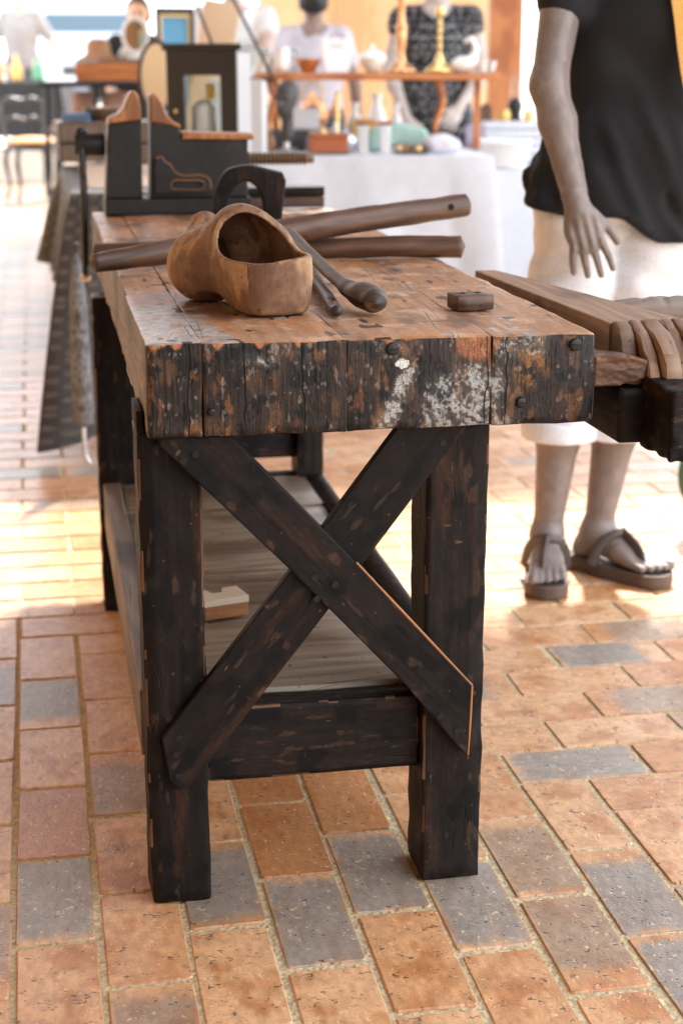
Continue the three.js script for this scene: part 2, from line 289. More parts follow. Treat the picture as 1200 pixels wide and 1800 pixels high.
const asphalt = surface(512, 512, 6, 6, (u, v) => { const a = fb(u * 3, v * 3, 4, 60), b = fb(u * 50, v * 50, 2, 61); return [...lerp3([150, 142, 130], [178, 170, 158], a).map(x => x * (0.85 + 0.3 * b)), b]; }, { rough: 0.9, bump: 0.004 });
{ const g = new THREE.PlaneGeometry(700, 700); g.rotateX(-Math.PI / 2); const u = g.attributes.uv; for (let i = 0; i < u.count; i++) u.setXY(i, u.getX(i) * 700, u.getY(i) * 700); structure('ground', moved(g, 0, -0.03, 0), asphalt); }

// market hall roof in two halves; the slot is added to shape the sunlight
const roofWood = surface(256, 512, 1, 3, (u, v) => { const g = fb(u * 30, v * 2, 4, 70); return [...lerp3([100, 74, 52], [146, 112, 80], g), g]; }, { rough: 0.8, bump: 0.001 });
function hallBox(name, label, cat, X0, X1, Y0, Y1, D0, D1, mat, grain = 'y') {
  const g = boxUV(chamfer(X1 - X0, Y1 - Y0, D1 - D0, 0.01), grain);
  return single(name, label, cat, moved(g, 0, (Y1 - Y0) / 2, 0), mat, hp((X0 + X1) / 2, Y0, (D0 + D1) / 2), -YAW);
}
const ROOF_Y = 3.8, slot0 = 6.42, slot1 = 7.52;
hallBox('hall_roof', 'brown boarded market hall roof over the workbench, its near half', 'roof', -3.3, 1.75, ROOF_Y, ROOF_Y + 0.16, -3.5, slot0, roofWood, 'x');
hallBox('hall_roof', 'brown boarded market hall roof beyond the slot, its far half', 'roof', -3.3, 3.4, ROOF_Y, ROOF_Y + 0.16, slot1, 14.6, roofWood, 'x');
const plaster = surface(512, 512, 4, 4, (u, v) => { const a = fb(u * 2, v * 2, 4, 80), b = fb(u * 14, v * 14, 3, 81); return [...lerp3([232, 190, 142], [240, 210, 168], a).map(x => x * (0.94 + 0.12 * b)), b]; }, { rough: 0.9, bump: 0.004 });
hallBox('added_end_wall', 'dark boarded wall added out of view to block light from behind', 'wall', -3.3, 1.6, -0.03, ROOF_Y, -3.8, -3.502, roofWood);  // unseen wall added to keep light off the bench front
hallBox('added_side_wall', 'warm plaster wall added out of view to block sky light from the left', 'wall', -3.3, -3.0, -0.03, ROOF_Y, -3.5, 9, plaster);  // unseen wall added to cut the sky light on this side

// ---------------------------------------------------------------- timbers
const put = (m, x0, y0) => { for (const t of [m.map, m.bumpMap]) if (t) t.offset.set(-x0 * t.repeat.x, -y0 * t.repeat.y); return m; };
const scratch = (u, v, s, w = 0.012) => { const a = Math.abs(n2(u, v, s) - 0.5); return a < w ? (1 - a / w) * sstep(0.55, 0.75, n2(u * 0.31, v * 0.27, s + 1)) : 0; };
function darkWood(s, light = 0) {
  return surface(448, 896, 0.5, 1, (u, v) => {
    const g = fb(u * 110, v * 4, 3, s), b = fb(u * 11, v * 6, 4, s + 3), f = n2(u * 420, v * 160, s + 5), t = fb(u * 60, v * 34, 3, s + 6);
    let c = lerp3([10 + light, 8 + light, 7 + light], [42 + light, 29 + light, 22 + light], clamp(g * 0.5 + b * 0.5 + (t - 0.5) * 0.5, 0, 1));
    c = lerp3(c, [86, 52, 31], sstep(0.56, 0.74, fb(u * 30, v * 4, 4, s + 7)) * 0.42);
    c = lerp3(c, [7, 6, 6], sstep(0.55, 0.68, fb(u * 26, v * 17, 4, s + 9)) * 0.8);
    c = lerp3(c, [122, 88, 60], sstep(0.7, 0.8, fb(u * 90, v * 26, 3, s + 12)) * 0.35);
    const nick = n2(u * 130, v * 80, s + 15); if (nick > 0.98) c = lerp3(c, [140, 112, 88], 0.55);
    return [...c.map(x => x * (0.8 + 0.4 * f)), 0.5 + 0.35 * (g - 0.5) + 0.3 * (b - 0.5) + 0.3 * (t - 0.5)];
  }, { rough: 0.6, bump: 0.0022, extra: { specularIntensity: 0.4 }, marks: [[26, 0.01, 0.1, -0.3, 0.3, [136, 100, 70], 0.4, 0.25], [24, 0.006, 0.05, 0.9, 2.2, [160, 130, 104], 0.45, 0.25], [40, 0.02, 0.12, -0.06, 0.06, [4, 3, 3], 0.95, 0.6]] });
}
const wornWood = surface(128, 256, 0.2, 0.4, (u, v) => { const g = fb(u * 110, v * 10, 3, 260), b = fb(u * 40, v * 30, 3, 261); return [...lerp3([58, 38, 25], [132, 86, 52], clamp(g * 0.5 + b * 0.6, 0, 1)), g]; }, { rough: 0.55, bump: 0.0008 });
const dark = darkWood(200), dark2 = darkWood(240, 4);
const blackWood = surface(384, 384, 0.5, 0.5, (u, v) => {
  const g = fb(u * 12, v * 10, 3, 300), f = fb(u * 130, v * 90, 2, 301), k = 0;
  return [...lerp3(lerp3([22, 21, 20], [52, 48, 45], g * 0.7 + f * 0.3), [128, 118, 106], k * 0.5), 0.5 + 0.3 * (f - 0.5) - 0.3 * k];
}, { rough: 0.5, bump: 0.001, extra: { specularIntensity: 0.6 }, marks: [[60, 0.01, 0.08, 0, 3.1, [132, 120, 106], 0.4, 0.2], [40, 0.005, 0.03, 0, 3.1, [150, 96, 52], 0.6, 0.2]] });
function brownWood(s, A, B, C, rough = 0.5) { // grain along v with rings
  return surface(256, 512, 0.4, 0.8, (u, v) => {
    const w = fb(u * 7, v * 3, 3, s) * 2.2, ring = 0.5 + 0.5 * Math.sin((u * 90 + w * 4.5) * 2.4), g = fb(u * 150, v * 6, 3, s + 2), b = fb(u * 10, v * 6, 3, s + 4);
    let c = lerp3(A, B, clamp(ring * 0.28 + g * 0.8 - 0.05, 0, 1)); c = lerp3(c, C, sstep(0.5, 0.75, b) * 0.7);
    const crack = 0; c = lerp3(c, [22, 15, 10], crack * 0.8);
    const spot = n2(u * 120, v * 90, s + 9); if (spot > 0.95) c = c.map(x => x * 0.6);
    return [...c, 0.5 + 0.25 * (ring - 0.5) + 0.3 * (g - 0.5) - 0.4 * crack];
  }, { rough, bump: 0.0012, marks: [[26, 0.05, 0.3, -0.06, 0.06, [20, 13, 9], 0.8, 0.5], [40, 0.01, 0.05, -1.5, 1.5, [60, 40, 28], 0.5, 0.2]] });
}
const handleWood = brownWood(400, [58, 38, 26], [112, 77, 52], [34, 23, 16], 0.5);
const jawWood = brownWood(440, [116, 88, 68], [170, 136, 108], [78, 58, 45], 0.65);
const bareWood = brownWood(470, [150, 94, 50], [196, 134, 80], [104, 62, 32], 0.5);
const shelfWood = brownWood(500, [118, 102, 86], [164, 148, 128], [92, 72, 56], 0.42);
const greyWood = brownWood(540, [98, 84, 74], [146, 128, 114], [66, 54, 48], 0.6);
const topSkin = put(surface(520, 1300, 0.65, 2.06, (u, v) => {
  const x = 0.1 + u, z = -4.02 + v;
  const g = fb(x * 120, z * 3.5, 4, 600), b = fb(x * 9, z * 6, 4, 605), c2 = fb(x * 26, z * 17, 4, 607), f = fb(x * 240, z * 160, 2, 609);
  let c = lerp3([128, 90, 62], [190, 144, 104], g * 0.6 + b * 0.4);
  c = lerp3(c, [206, 172, 144], sstep(0.52, 0.74, c2) * 0.6);                       // rubbed pale patches, the pale sheen painted in with them
  c = lerp3(c, [182, 114, 62], sstep(0.56, 0.72, fb(x * 14, z * 9, 4, 611)) * 0.42);
  c = lerp3(c, [84, 56, 38], sstep(0.58, 0.74, fb(x * 18, z * 8, 4, 613)) * 0.6);    // oil and grime
  let h = 0.6 + 0.2 * (g - 0.5) + 0.2 * (c2 - 0.5);
  const paint = sstep(0.46, 0.6, fb(x * 40, z * 34, 4, 631) + 0.42 * sstep(0.235, 0.14, x - 0.05 * n2(x * 20, z * 16, 633)) * sstep(-2.4, -2.3, z) - 0.22);
  c = lerp3(c, lerp3([190, 184, 180], [128, 124, 122], fb(x * 90, z * 90, 2, 635)), paint * 0.85); h += 0.15 * paint;
  const nick = n2(x * 90, z * 42, 641) * n2(x * 30, z * 20, 642); if (nick > 0.62) { c = lerp3(c, [26, 18, 14], 0.75); h -= 0.3; }
  return [...c.map(q => q * (0.86 + 0.28 * f)), h];
}, { rough: 0.44, bump: 0.002, wrap: THREE.ClampToEdgeWrapping, marks: [[260, 0.01, 0.12, 1.2, 1.9, [26, 18, 13], 0.85, 0.5], [200, 0.03, 0.3, -0.12, 0.12, [22, 15, 11], 0.9, 0.6], [220, 0.01, 0.06, 0, 3.1, [30, 20, 15], 0.7, 0.4], [140, 0.01, 0.08, 0, 3.1, [226, 190, 158], 0.5, -0.1]] }), 0.1, -4.02);
const endSkin = put(surface(1240, 290, 0.62, 0.145, (u, v) => {
  const x = 0.11 + u, y = 0.68 + v, s = (x - 0.129) / 0.589, t = (y - 0.69) / 0.125;
  const fib = fb(x * 260, y * 26, 4, 700), b = fb(x * 34, y * 40, 4, 702), f = n2(x * 900, y * 900, 704), st = fb(x * 90, y * 14, 4, 706), med = fb(x * 120, y * 110, 3, 707);
  let c = lerp3([20, 16, 14], [60, 44, 34], clamp(fib * 0.55 + b * 0.6 - 0.05, 0, 1)), h = 0.5 + 0.45 * (fib - 0.5) + 0.35 * (med - 0.5);
  c = lerp3(c, [112, 74, 46], sstep(0.55, 0.72, st) * 0.55 * sstep(0.38, 0.6, b + 0.12 * t));               // brown fibres where the dirt is rubbed off
  c = lerp3(c, [8, 7, 7], sstep(0.54, 0.66, fb(x * 46, y * 50, 4, 714)) * 0.8);
  c = lerp3(c, [150, 92, 50], sstep(0.64, 0.74, fb(x * 70, y * 30, 4, 708)) * 0.5);
  const lip = t - 0.965 + 0.34 * (fb(x * 60, y * 14, 3, 710) - 0.5); c = lerp3(c, [182, 116, 66], sstep(0, 0.05, lip) * 0.85);
  c = lerp3(c, [150, 140, 128], sstep(0.68, 0.78, fb(x * 150, y * 90, 3, 716)) * 0.55);
  const wob = (fb(x * 44, y * 44, 3, 720) - 0.5) * 0.22, a = s + wob * 0.22, q = t + wob;                    // white paint: a wiped wedge and a brushed diagonal stroke
  const stroke = sstep(0.04, 0.008, Math.abs(a - 0.507 - 0.105 * q)) * sstep(0.76, 0.66, q) * 0.9;
  const wedge = sstep(0.53, 0.62, a - 0.05 * q) * sstep(0.88, 0.76, a + 0.06 * q) * sstep(0.72, 0.5, q - (a - 0.6) * 0.25) * 0.8;
  const upper = sstep(0.64, 0.7, a) * sstep(0.93, 0.86, a) * sstep(0.62, 0.78, q) * 0.6, dabs = sstep(0.17, 0.21, a) * sstep(0.31, 0.27, a) * sstep(0.66, 0.76, q) * sstep(0.95, 0.86, q) * 0.55 + sstep(0.45, 0.49, a) * sstep(0.6, 0.56, a) * sstep(0.7, 0.8, q) * sstep(0.96, 0.86, q) * 0.5;
  const brush = fb(x * 130 + y * 110, y * 60 - x * 45, 4, 724), grit = fb(x * 260, y * 240, 3, 725);
  const cover = Math.max(stroke, wedge, upper, dabs), P = clamp(0.34 * cover + 0.75 * sstep(0.6, 1.0, cover * 0.85 + (brush - 0.5) * 0.8 + (grit - 0.5) * 0.9 + 0.12), 0, 1) * sstep(0.1, 0.3, cover);
  c = lerp3(c, lerp3([206, 206, 200], [158, 158, 150], grit), P * 0.85); h += 0.15 * P;
  c = lerp3(c, [146, 96, 40], sstep(0.1, 0.02, Math.hypot((s - 0.85) * 1.5, (t - 0.62) * 0.3)) * sstep(0.42, 0.6, med) * 0.75);
  c = lerp3(c, [168, 98, 56], sstep(0.066, 0.05, Math.hypot(s - 0.72 + wob * 0.12, (t - 1.0) * 0.2)) * (0.5 + 0.4 * fib));
  const dabR = Math.hypot((s - 0.553) * 4.7, (t - 0.71) * 1.3) + (grit - 0.5) * 0.06; if (dabR < 0.07) { c = [204, 203, 196]; h += 0.3; }
  const crack = Math.min(...[0.08, 0.2, 0.33, 0.745, 0.79].map((k, n) => Math.abs(s - k - 0.008 * (n2(y * 60, n, 730) - 0.5)) / (0.5 + n2(y * 40, n, 731)))); if (crack < 0.0017) { c = c.map(z => z * 0.3); h -= 0.5; }
  return [...c.map(z => z * (0.8 + 0.4 * f)), h];
}, { rough: 0.55, bump: 0.0026, wrap: THREE.ClampToEdgeWrapping, extra: { specularIntensity: 0.6 }, marks: [[240, 0.005, 0.045, -0.12, 0.12, [6, 5, 5], 0.9, 0.6], [120, 0.004, 0.02, -0.3, 0.3, [166, 112, 70], 0.55, 0.1], [60, 0.008, 0.03, 0.5, 0.9, [200, 198, 190], 0.45, 0.0], [90, 0.004, 0.02, 1.2, 1.9, [10, 8, 7], 0.8, 0.5]] }), 0.11, 0.68);

// ---------------------------------------------------------------- the workbench
const TOP = 0.814, UND = 0.691;
const bench = thing('workbench', 'old dark wooden workbench with crossed braces and a paint-splashed front edge', 'workbench', [0.42, 0, -2.9]);
const B0 = [-0.42, 0, 2.9], inBench = (name, g, m, label) => part(bench, name, moved(g, ...B0), m, label);
const topMats = [greyWood, greyWood, topSkin, dark, endSkin, dark], joints = [0.1948, 0.3813, 0.5747];
const plankCuts = [[0.123, 0.1945, -2.472, -2.0], [0.127, 0.1945, -3.97, -2.477], [0.195, 0.381, -3.972, -1.9995], [0.3815, 0.5745, -3.968, -2.0006], [0.575, 0.718, -3.97, -2.0]];
const planks = plankCuts.map(([x0, x1, z0, z1], i) => inBench('top_plank', timber([x0, UND, z0], [x1, TOP - (i === 1 ? 0.003 : i * 0.0006), z1], { r: 0.0052, grain: 'z', seg: 0.04, wob: 0.95, freq: 40, dent: 0.0022, uv: [0, 0], soft: p => 0.22 + 0.78 * Math.min(1, ...joints.map(k => Math.max(Math.abs(p[0] - k) - 0.002, 0) / 0.016)) }), topMats));
function screw(px, py, r, parent) { const g = lathe([[0, 0.003], [r * 0.8, 0.0028], [r, 0.0012], [r, -0.004]], 18); g.rotateX(Math.PI / 2); const s = part(parent, 'screw_head', moved(g, px + B0[0], py, -1.998 + B0[2]), plain(0.03, 0.028, 0.026, 0.45, 0.6)); part(s, 'screw_slot', moved(chamfer(r * 1.6, r * 0.22, 0.0016, 0.0003), px + B0[0], py, -1.9945 + B0[2]), plain(0.008, 0.008, 0.008, 0.8)); }
screw(0.441, 0.799, 0.0085, planks[3]); screw(0.688, 0.797, 0.0085, planks[4]); screw(0.616, 0.722, 0.0072, planks[4]); screw(0.205, 0.725, 0.005, planks[2]);
// legs, each a worn post
const legs = [[0.1115, 0.196, -2.145, -2.054], [0.503, 0.59, -2.145, -2.054], [0.1, 0.19, -3.44, -3.345], [0.53, 0.587, -3.44, -3.345]];
legs.forEach(([x0, x1, z0, z1], i) => inBench('leg', timber([x0, 0, z0], [x1, UND - 0.002, z1], { r: 0.0035, seg: 0.014, wob: 0.95, freq: 34, dent: 0.0018, worn: 0.42 }), i % 2 ? dark2 : dark));
// crossed braces; the first one runs over the second
function brace(pts, z0, z1, dir, mat) { const g = extrude(pts, z1 - z0, 0.0022); const a = Math.atan2(dir[0], dir[1]); g.rotateZ(a); let h = boxUV(g, 'y'); h.rotateZ(-a); return moved(h, 0, 0, z0); }
inBench('brace', brace([[0.14, UND - 0.004], [0.14, 0.676], [0.31, 0.497], [0.472, 0.318], [0.543, 0.226], [0.562, 0.204], [0.566, 0.312], [0.4, 0.503], [0.231, UND - 0.004]], -2.0535, -2.026, [-0.42, 0.48]), dark2, 'dark brace running over the other one');
inBench('brace', brace([[0.458, UND - 0.004], [0.3, 0.478], [0.131, 0.262], [0.14, 0.196], [0.155, 0.181], [0.168, 0.186], [0.36, 0.43], [0.556, UND - 0.004]], -2.0532, -2.037, [0.4, 0.5]), dark);
inBench('leg_cheek', timber([0.112, 0.688, -2.144], [0.1222, 0.718, -2.0535], { r: 0.002 }), dark2);
for (const e of [[[0.4, 0.5035, -2.0268, 0.0012], [0.48, 0.4115, -2.0266, 0.0018], [0.566, 0.3125, -2.0268, 0.0015]], [[0.5658, 0.311, -2.0268, 0.0015], [0.5642, 0.26, -2.0267, 0.0018], [0.5622, 0.207, -2.0268, 0.001]]]) inBench('worn_edge', bar(e, { seg: 8, steps: 20 }), bareWood, 'bare orange wood along the rubbed brace edge');
for (const [x, y, z] of [[0.17, 0.655, -2.026], [0.186, 0.664, -2.026], [0.342, 0.486, -2.026], [0.37, 0.474, -2.026], [0.345, 0.455, -2.026], [0.52, 0.27, -2.026], [0.545, 0.246, -2.026], [0.155, 0.262, -2.037], [0.15, 0.238, -2.037], [0.152, 0.205, -2.037], [0.52, 0.662, -2.037]]) { const g = cyl(0.0048, 0.0048, 0.003, 10); g.rotateX(Math.PI / 2); inBench('nail_head', moved(g, x, y, z), plain(0.008, 0.007, 0.007, 0.6, 0.3)); }
inBench('end_rail', timber([0.196, 0.172, -2.125], [0.503, 0.284, -2.078], { r: 0.004, grain: 'x', seg: 0.014, wob: 0.9, worn: 0.42 }), dark2);
inBench('end_rail', timber([0.19, 0.2, -3.42], [0.53, 0.285, -3.37], { r: 0.004, grain: 'x' }), dark);
inBench('end_panel', timber([0.19, 0.325, -3.4], [0.53, UND - 0.003, -3.372], { r: 0.003, grain: 'x' }), dark);
inBench('side_rail', timber([0.108, 0.19, -3.345], [0.145, 0.292, -2.145], { r: 0.004, grain: 'z', wob: 0.9 }), greyWood, 'pale worn side rail');
inBench('side_rail', timber([0.55, 0.19, -3.345], [0.585, 0.292, -2.145], { r: 0.004, grain: 'z' }), dark);
inBench('side_apron', timber([0.548, 0.6, -3.345], [0.583, UND - 0.003, -2.145], { r: 0.004, grain: 'z' }), dark);
for (const [z0, z1, y] of [[-2.366, -2.128, 0.29], [-2.526, -2.376, 0.283], [-2.629, -2.536, 0.286], [-2.702, -2.639, 0.282], [-2.914, -2.713, 0.287], [-3.116, -2.926, 0.282], [-3.365, -3.128, 0.286]])
  inBench('shelf_plank', timber([0.147, y - 0.02, z0], [0.548, y, z1], { r: 0.003, grain: 'x', wob: 0.7 }), shelfWood);

// vice at the bench's side: a thick tapering jaw, a chewed near end, a guide tongue and a log-like handle
{
  const plan = (z0, z1, n) => { const inner = z => mix(0.772, 0.739, clamp((z + 1.96) / -0.7, 0, 1)), outer = z => mix(0.905, 0.776, clamp((z + 1.96) / -0.73, 0, 1)), L = [], R = []; for (let i = 0; i <= n; i++) { const z = mix(z0, z1, i / n); L.push([inner(z) + 0.0022 * (n2(i * 1.7, 1, 801) - 0.5), -z]); R.push([outer(z) + 0.003 * (n2(i * 1.3, 2, 802) - 0.5), -z]); } return [...L, ...R.reverse()].reverse(); };
  const g = extrude(plan(-2.69, -2.085, 26), 0.074, 0.0022); g.rotateX(-Math.PI / 2); inBench('vice_jaw', moved(boxUV(g, 'z'), 0, 0.7365, 0), jawWood);
  // the chewed near end: splinters side by side, each worn down its own way
  for (const [x0, x1, dy, dz, k] of [[0.768, 0.789, -0.016, -0.034, 1], [0.79, 0.806, -0.007, -0.012, 2], [0.808, 0.832, -0.003, 0.002, 3], [0.8335, 0.85, -0.009, -0.008, 4], [0.8515, 0.878, -0.001, 0.006, 5]]) {
    const pr = [[2.086, 0.7375], [2.086, 0.81], [2.05, 0.8095 + dy * 0.4], [2.025 - dz * 0.5, 0.803 + dy], [2.0 - dz, 0.79 + dy], [1.982 - dz, 0.768 + dy * 0.6], [1.976 - dz, 0.748], [1.98 - dz, 0.7375]];
    const w = x1 - x0, e = boxUV(extrude(new THREE.Shape(new THREE.SplineCurve(pr.map(p => new THREE.Vector2(...p))).getPoints(26)), w, 0.0028), 'x'); e.rotateY(Math.PI / 2);
    const p = e.attributes.position; for (let i = 0; i < p.count; i++) { const d = 0.0016 * (n3(p.getX(i) * 160, p.getY(i) * 60, p.getZ(i) * 60, 805 + k) - 0.5) * 2; p.setXYZ(i, p.getX(i) + d, p.getY(i) + d, p.getZ(i)); }
    inBench('jaw_splinter', moved(toCreasedNormals(e, 0.7), x0, 0, 0), jawWood);
  }
}
inBench('vice_guide', boxUV(solid((x, y, z) => smax(smax(Math.abs(x - 0.753) - 0.037, Math.abs(y - 0.76) - 0.02 + 0.25 * Math.max(0, x - 0.755), 0.003), Math.abs(z + 2.03) - 0.03, 0.003) + 0.005 * (n3(x * 40, y * 130, z * 90, 841) - 0.5) + 0.003 * (n3(x * 150, y * 300, z * 200, 842) - 0.5), [0.7, 0.73, -2.07], [0.8, 0.79, -1.99], 0.003), 'x'), wornWood);
inBench('jaw_shade_board', timber([0.752, 0.66, -2.5], [0.84, 0.7345, -1.995], { r: 0.004, grain: 'z' }), dark);  // dark board added for the shade on the jaw's lower side
inBench('vice_block', boxUV(solid((x, y, z) => smax(smax(Math.abs(x - 0.895) - 0.108, Math.abs(y - 0.702) - 0.048, 0.006), Math.abs(z + 1.955) - 0.055, 0.006) + 0.006 * (n3(x * 50, y * 50, z * 50, 811) - 0.5), [0.77, 0.64, -2.03], [1.02, 0.77, -1.88], 0.005), 'x', [0, 0]), dark, 'rough dark block');
inBench('vice_bar', (() => { const g = bar([[0.84, 0.775, -2.36, 0.022], [0.95, 0.783, -2.36, 0.0235], [1.05, 0.779, -2.36, 0.022], [1.2, 0.78, -2.36, 0.021]], { seg: 22, steps: 60 }), p = g.attributes.position; for (let i = 0; i < p.count; i++) { const k = 1 - 0.1 * sstep(0.6, 0.8, n2(p.getX(i) * 60, Math.atan2(p.getY(i) - 0.78, p.getZ(i) + 2.36) * 1.2, 821)); p.setY(i, 0.78 + (p.getY(i) - 0.78) * k); p.setZ(i, -2.36 + (p.getZ(i) + 2.36) * k); } g.computeVertexNormals(); return g; })(), greyWood, 'round grey bar');

// ---------------------------------------------------------------- tools on the bench
const clogSkin = surface(512, 512, 0.4, 0.4, (u, v) => {
  const g = fb(u * 30, v * 160, 3, 900), b = fb(u * 14, v * 14, 4, 902), f = fb(u * 200, v * 200, 2, 904);
  let c = lerp3([106, 77, 56], [142, 106, 78], g * 0.5 + b * 0.5); c = lerp3(c, [84, 54, 36], sstep(0.52, 0.72, fb(u * 20, v * 18, 4, 906)) * 0.5);
  c = lerp3(c, [206, 164, 116], sstep(0.6, 0.75, fb(u * 18, v * 30, 3, 908)) * 0.5);
  const crack = 0, pit = n2(u * 160, v * 160, 913); c = lerp3(c, [44, 28, 18], crack * 0.8 + (pit > 0.95 ? 0.5 : 0));
  return [...c.map(x => x * (0.9 + 0.2 * f)), 0.5 + 0.35 * (g - 0.5) + 0.3 * (b - 0.5) - 0.4 * crack];
}, { rough: 0.68, bump: 0.0018, extra: { specularIntensity: 0.7 }, marks: [[50, 0.01, 0.05, 0, 3.1, [60, 40, 27], 0.7, 0.4], [40, 0.005, 0.03, 0, 3.1, [206, 172, 134], 0.5, 0]] });
{
  const outer = (x, y, z) => {
    let d = ell4(x, y, z, 0.03, 0.05, 0.058, 0.056 - 0.09 * Math.max(0, 0.05 - y), 0.07, 0.062);
    d = smin(d, ell(x, y, z, 0.004, 0.075, -0.005, 0.056, 0.073, 0.085), 0.03);
    d = smin(d, ell(x, y, z, -0.034, 0.052, -0.085, 0.056, 0.056, 0.082), 0.035);
    d = smin(d, ell(x, y, z, -0.02, 0.096, -0.148, 0.026, 0.03, 0.032), 0.03);
    return d;
  };
  const g = solid((x, y, z) => {
    const o = outer(x, y, z);
    let d = smax(o, 0.001 - y - 0.02 * sstep(-0.1, -0.2, z) , 0.006);
    d = smax(d, -ell(x, y, z, -0.01, -0.004, -0.012, 0.09, 0.026, 0.042), 0.01);        // hollow between heel and sole
    d = smax(d, -smax(outer(x, y, z) + 0.009, 0.024 - y, 0.02), 0.003);                  // the inside
    const cut = smax(0.079 - 0.004 * Math.cos(x * 40) - y, 0.052 - 0.55 * (y - 0.079) - 6.6 * (x - 0.012) * (x - 0.012) - z, 0.02);   // the opening
    d = smax(d, -cut, 0.004);
    return d + 0.0012 * (n3(x * 60, y * 60, z * 60, 921) - 0.5);
  }, [-0.11, -0.012, -0.2], [0.105, 0.17, 0.135], 0.0031);
  const clog = thing('wooden_clog', 'hollow brown wooden clog with its opening towards the front edge of the bench', 'clog', [0.283, TOP, -2.305], 0.1);
  part(clog, 'clog_body', boxUV(g, 'x', [0, 0]), clogSkin);
}
const whittle = (g, k = 0.0016) => { const p = g.attributes.position, n = g.attributes.normal; for (let i = 0; i < p.count; i++) { const d = k * ((n3(p.getX(i) * 14, p.getY(i) * 60, p.getZ(i) * 60, 931) - 0.5) * 2 + (n3(p.getX(i) * 50, p.getY(i) * 140, p.getZ(i) * 140, 932) - 0.5)); p.setXYZ(i, p.getX(i) + n.getX(i) * d, p.getY(i) + n.getY(i) * d, p.getZ(i) + n.getZ(i) * d); } g.computeVertexNormals(); return g; };
{ // two long poles, the upper one lying across the lower one
  const h1 = bar([[0.088, 0.8325, -2.74, 0.0165], [0.2, 0.842, -2.775, 0.02], [0.43, 0.868, -2.84, 0.0235], [0.62, 0.886, -2.9, 0.0225], [0.788, 0.9, -2.95, 0.0215]], { seg: 28, steps: 90, flat: 1.0 });
  single('wooden_pole', 'long tapered wooden pole with a hole, its raised end resting across another', 'pole', whittle(h1), handleWood, [0, 0, 0]);
  const h2 = bar([[0.098, 0.8285, -2.955, 0.0135], [0.3, 0.8315, -2.925, 0.0165], [0.55, 0.8335, -2.882, 0.0188], [0.755, 0.8345, -2.85, 0.0195]], { seg: 28, steps: 90 });
  single('wooden_pole', 'straight wooden pole lying flat on the bench beneath the raised one', 'pole', whittle(h2), handleWood, [0, 0, 0]);
  const hole = cyl(0.006, 0.006, 0.004, 14); hole.rotateX(Math.PI / 2); hole.translate(0.752, 0.9, -2.917); part(scene.getObjectByName('wooden_pole'), 'peg_hole', hole, plain(0.008, 0.006, 0.005, 0.9));
}
{ // arched block
  const s = new THREE.Shape(); s.moveTo(0.332, 0); s.lineTo(0.336, 0.07); s.quadraticCurveTo(0.34, 0.128, 0.366, 0.146); s.quadraticCurveTo(0.39, 0.155, 0.412, 0.153); s.lineTo(0.472, 0.138); s.lineTo(0.478, 0.124); s.lineTo(0.47, 0.06); s.lineTo(0.468, 0);
  s.lineTo(0.43, 0); s.lineTo(0.432, 0.075); s.quadraticCurveTo(0.428, 0.118, 0.4, 0.124); s.quadraticCurveTo(0.37, 0.12, 0.366, 0.07); s.lineTo(0.364, 0);
  const g = boxUV(extrude(s, 0.055, 0.005, 8), 'y'); g.translate(-0.405, 0, -0.027);
  single('arched_wooden_block', 'dark arched wooden block standing behind the clog', 'block', g, dark2, [0.405, TOP, -3.15], -0.12);
}
{ // spoon auger: a shaft with a heavy rounded bowl
  const g = bar([[0.004, 0, 0.004, 0.0165], [0.006, 0.0005, -0.014, 0.0215], [0.0, 0.003, -0.045, 0.0235], [-0.012, 0.006, -0.085, 0.016], [-0.02, 0.012, -0.13, 0.011], [-0.03, 0.03, -0.34, 0.0105], [-0.036, 0.047, -0.54, 0.0115]], { seg: 20, steps: 60, flat: 0.82 });
  single('spoon_auger', 'dark spoon-ended tool with a rounded bowl, leaning behind the clog', 'tool', g, darkTool(), [0.452, TOP + 0.019, -2.185]);
}
function darkTool() { return surface(256, 512, 0.2, 0.4, (u, v) => { const b = fb(u * 30, v * 14, 4, 950), f = fb(u * 150, v * 60, 2, 951); return [...lerp3(lerp3([34, 27, 23], [88, 68, 52], b), [150, 96, 44], sstep(0.62, 0.8, fb(u * 26, v * 22, 3, 953)) * 0.6), 0.5 + 0.4 * (f - 0.5)]; }, { rough: 0.5, bump: 0.0012, marks: [[30, 0.01, 0.06, -0.3, 0.3, [120, 90, 62], 0.5, 0.3], [30, 0.01, 0.06, -0.3, 0.3, [10, 8, 7], 0.8, 0.4]] }); }
{ // gouge with a hollow tip
  const g = solid((x, y, z) => { let d = cone(x, y, z, [0, 0.0105, 0, 0.0085], [0.035, 0.011, -0.42, 0.0105]); d = smax(d, -cone(x, y, z, [0.001, 0.0185, -0.022, 0.0062], [0.007, 0.0195, -0.075, 0.0062]), 0.003); return d + 0.0007 * (n3(x * 90, y * 90, z * 60, 961) - 0.5); }, [-0.015, -0.002, -0.44], [0.055, 0.03, 0.015], 0.0026);
  single('gouge', 'slim dark gouge with a hollowed tip lying beside the clog', 'tool', g, darkTool(), [0.401, TOP - 0.001, -2.178]);
}
{ const b = thing('drilled_block', 'small brown wooden block with two drilled holes on the bench', 'block', [0.608, TOP, -2.235], 0.12);
  part(b, 'block_body', boxUV(timber([-0.028, -0.001, -0.022], [0.028, 0.021, 0.022], { r: 0.003, grain: 'x', seg: 0.012, wob: 0.8, freq: 60 }), 'x'), handleWood);
  for (const x of [-0.011, 0.012]) part(b, 'drilled_hole', moved(cyl(0.0042, 0.0042, 0.001, 14), x, 0.0212, -0.004), plain(0.006, 0.005, 0.004, 0.95)); }
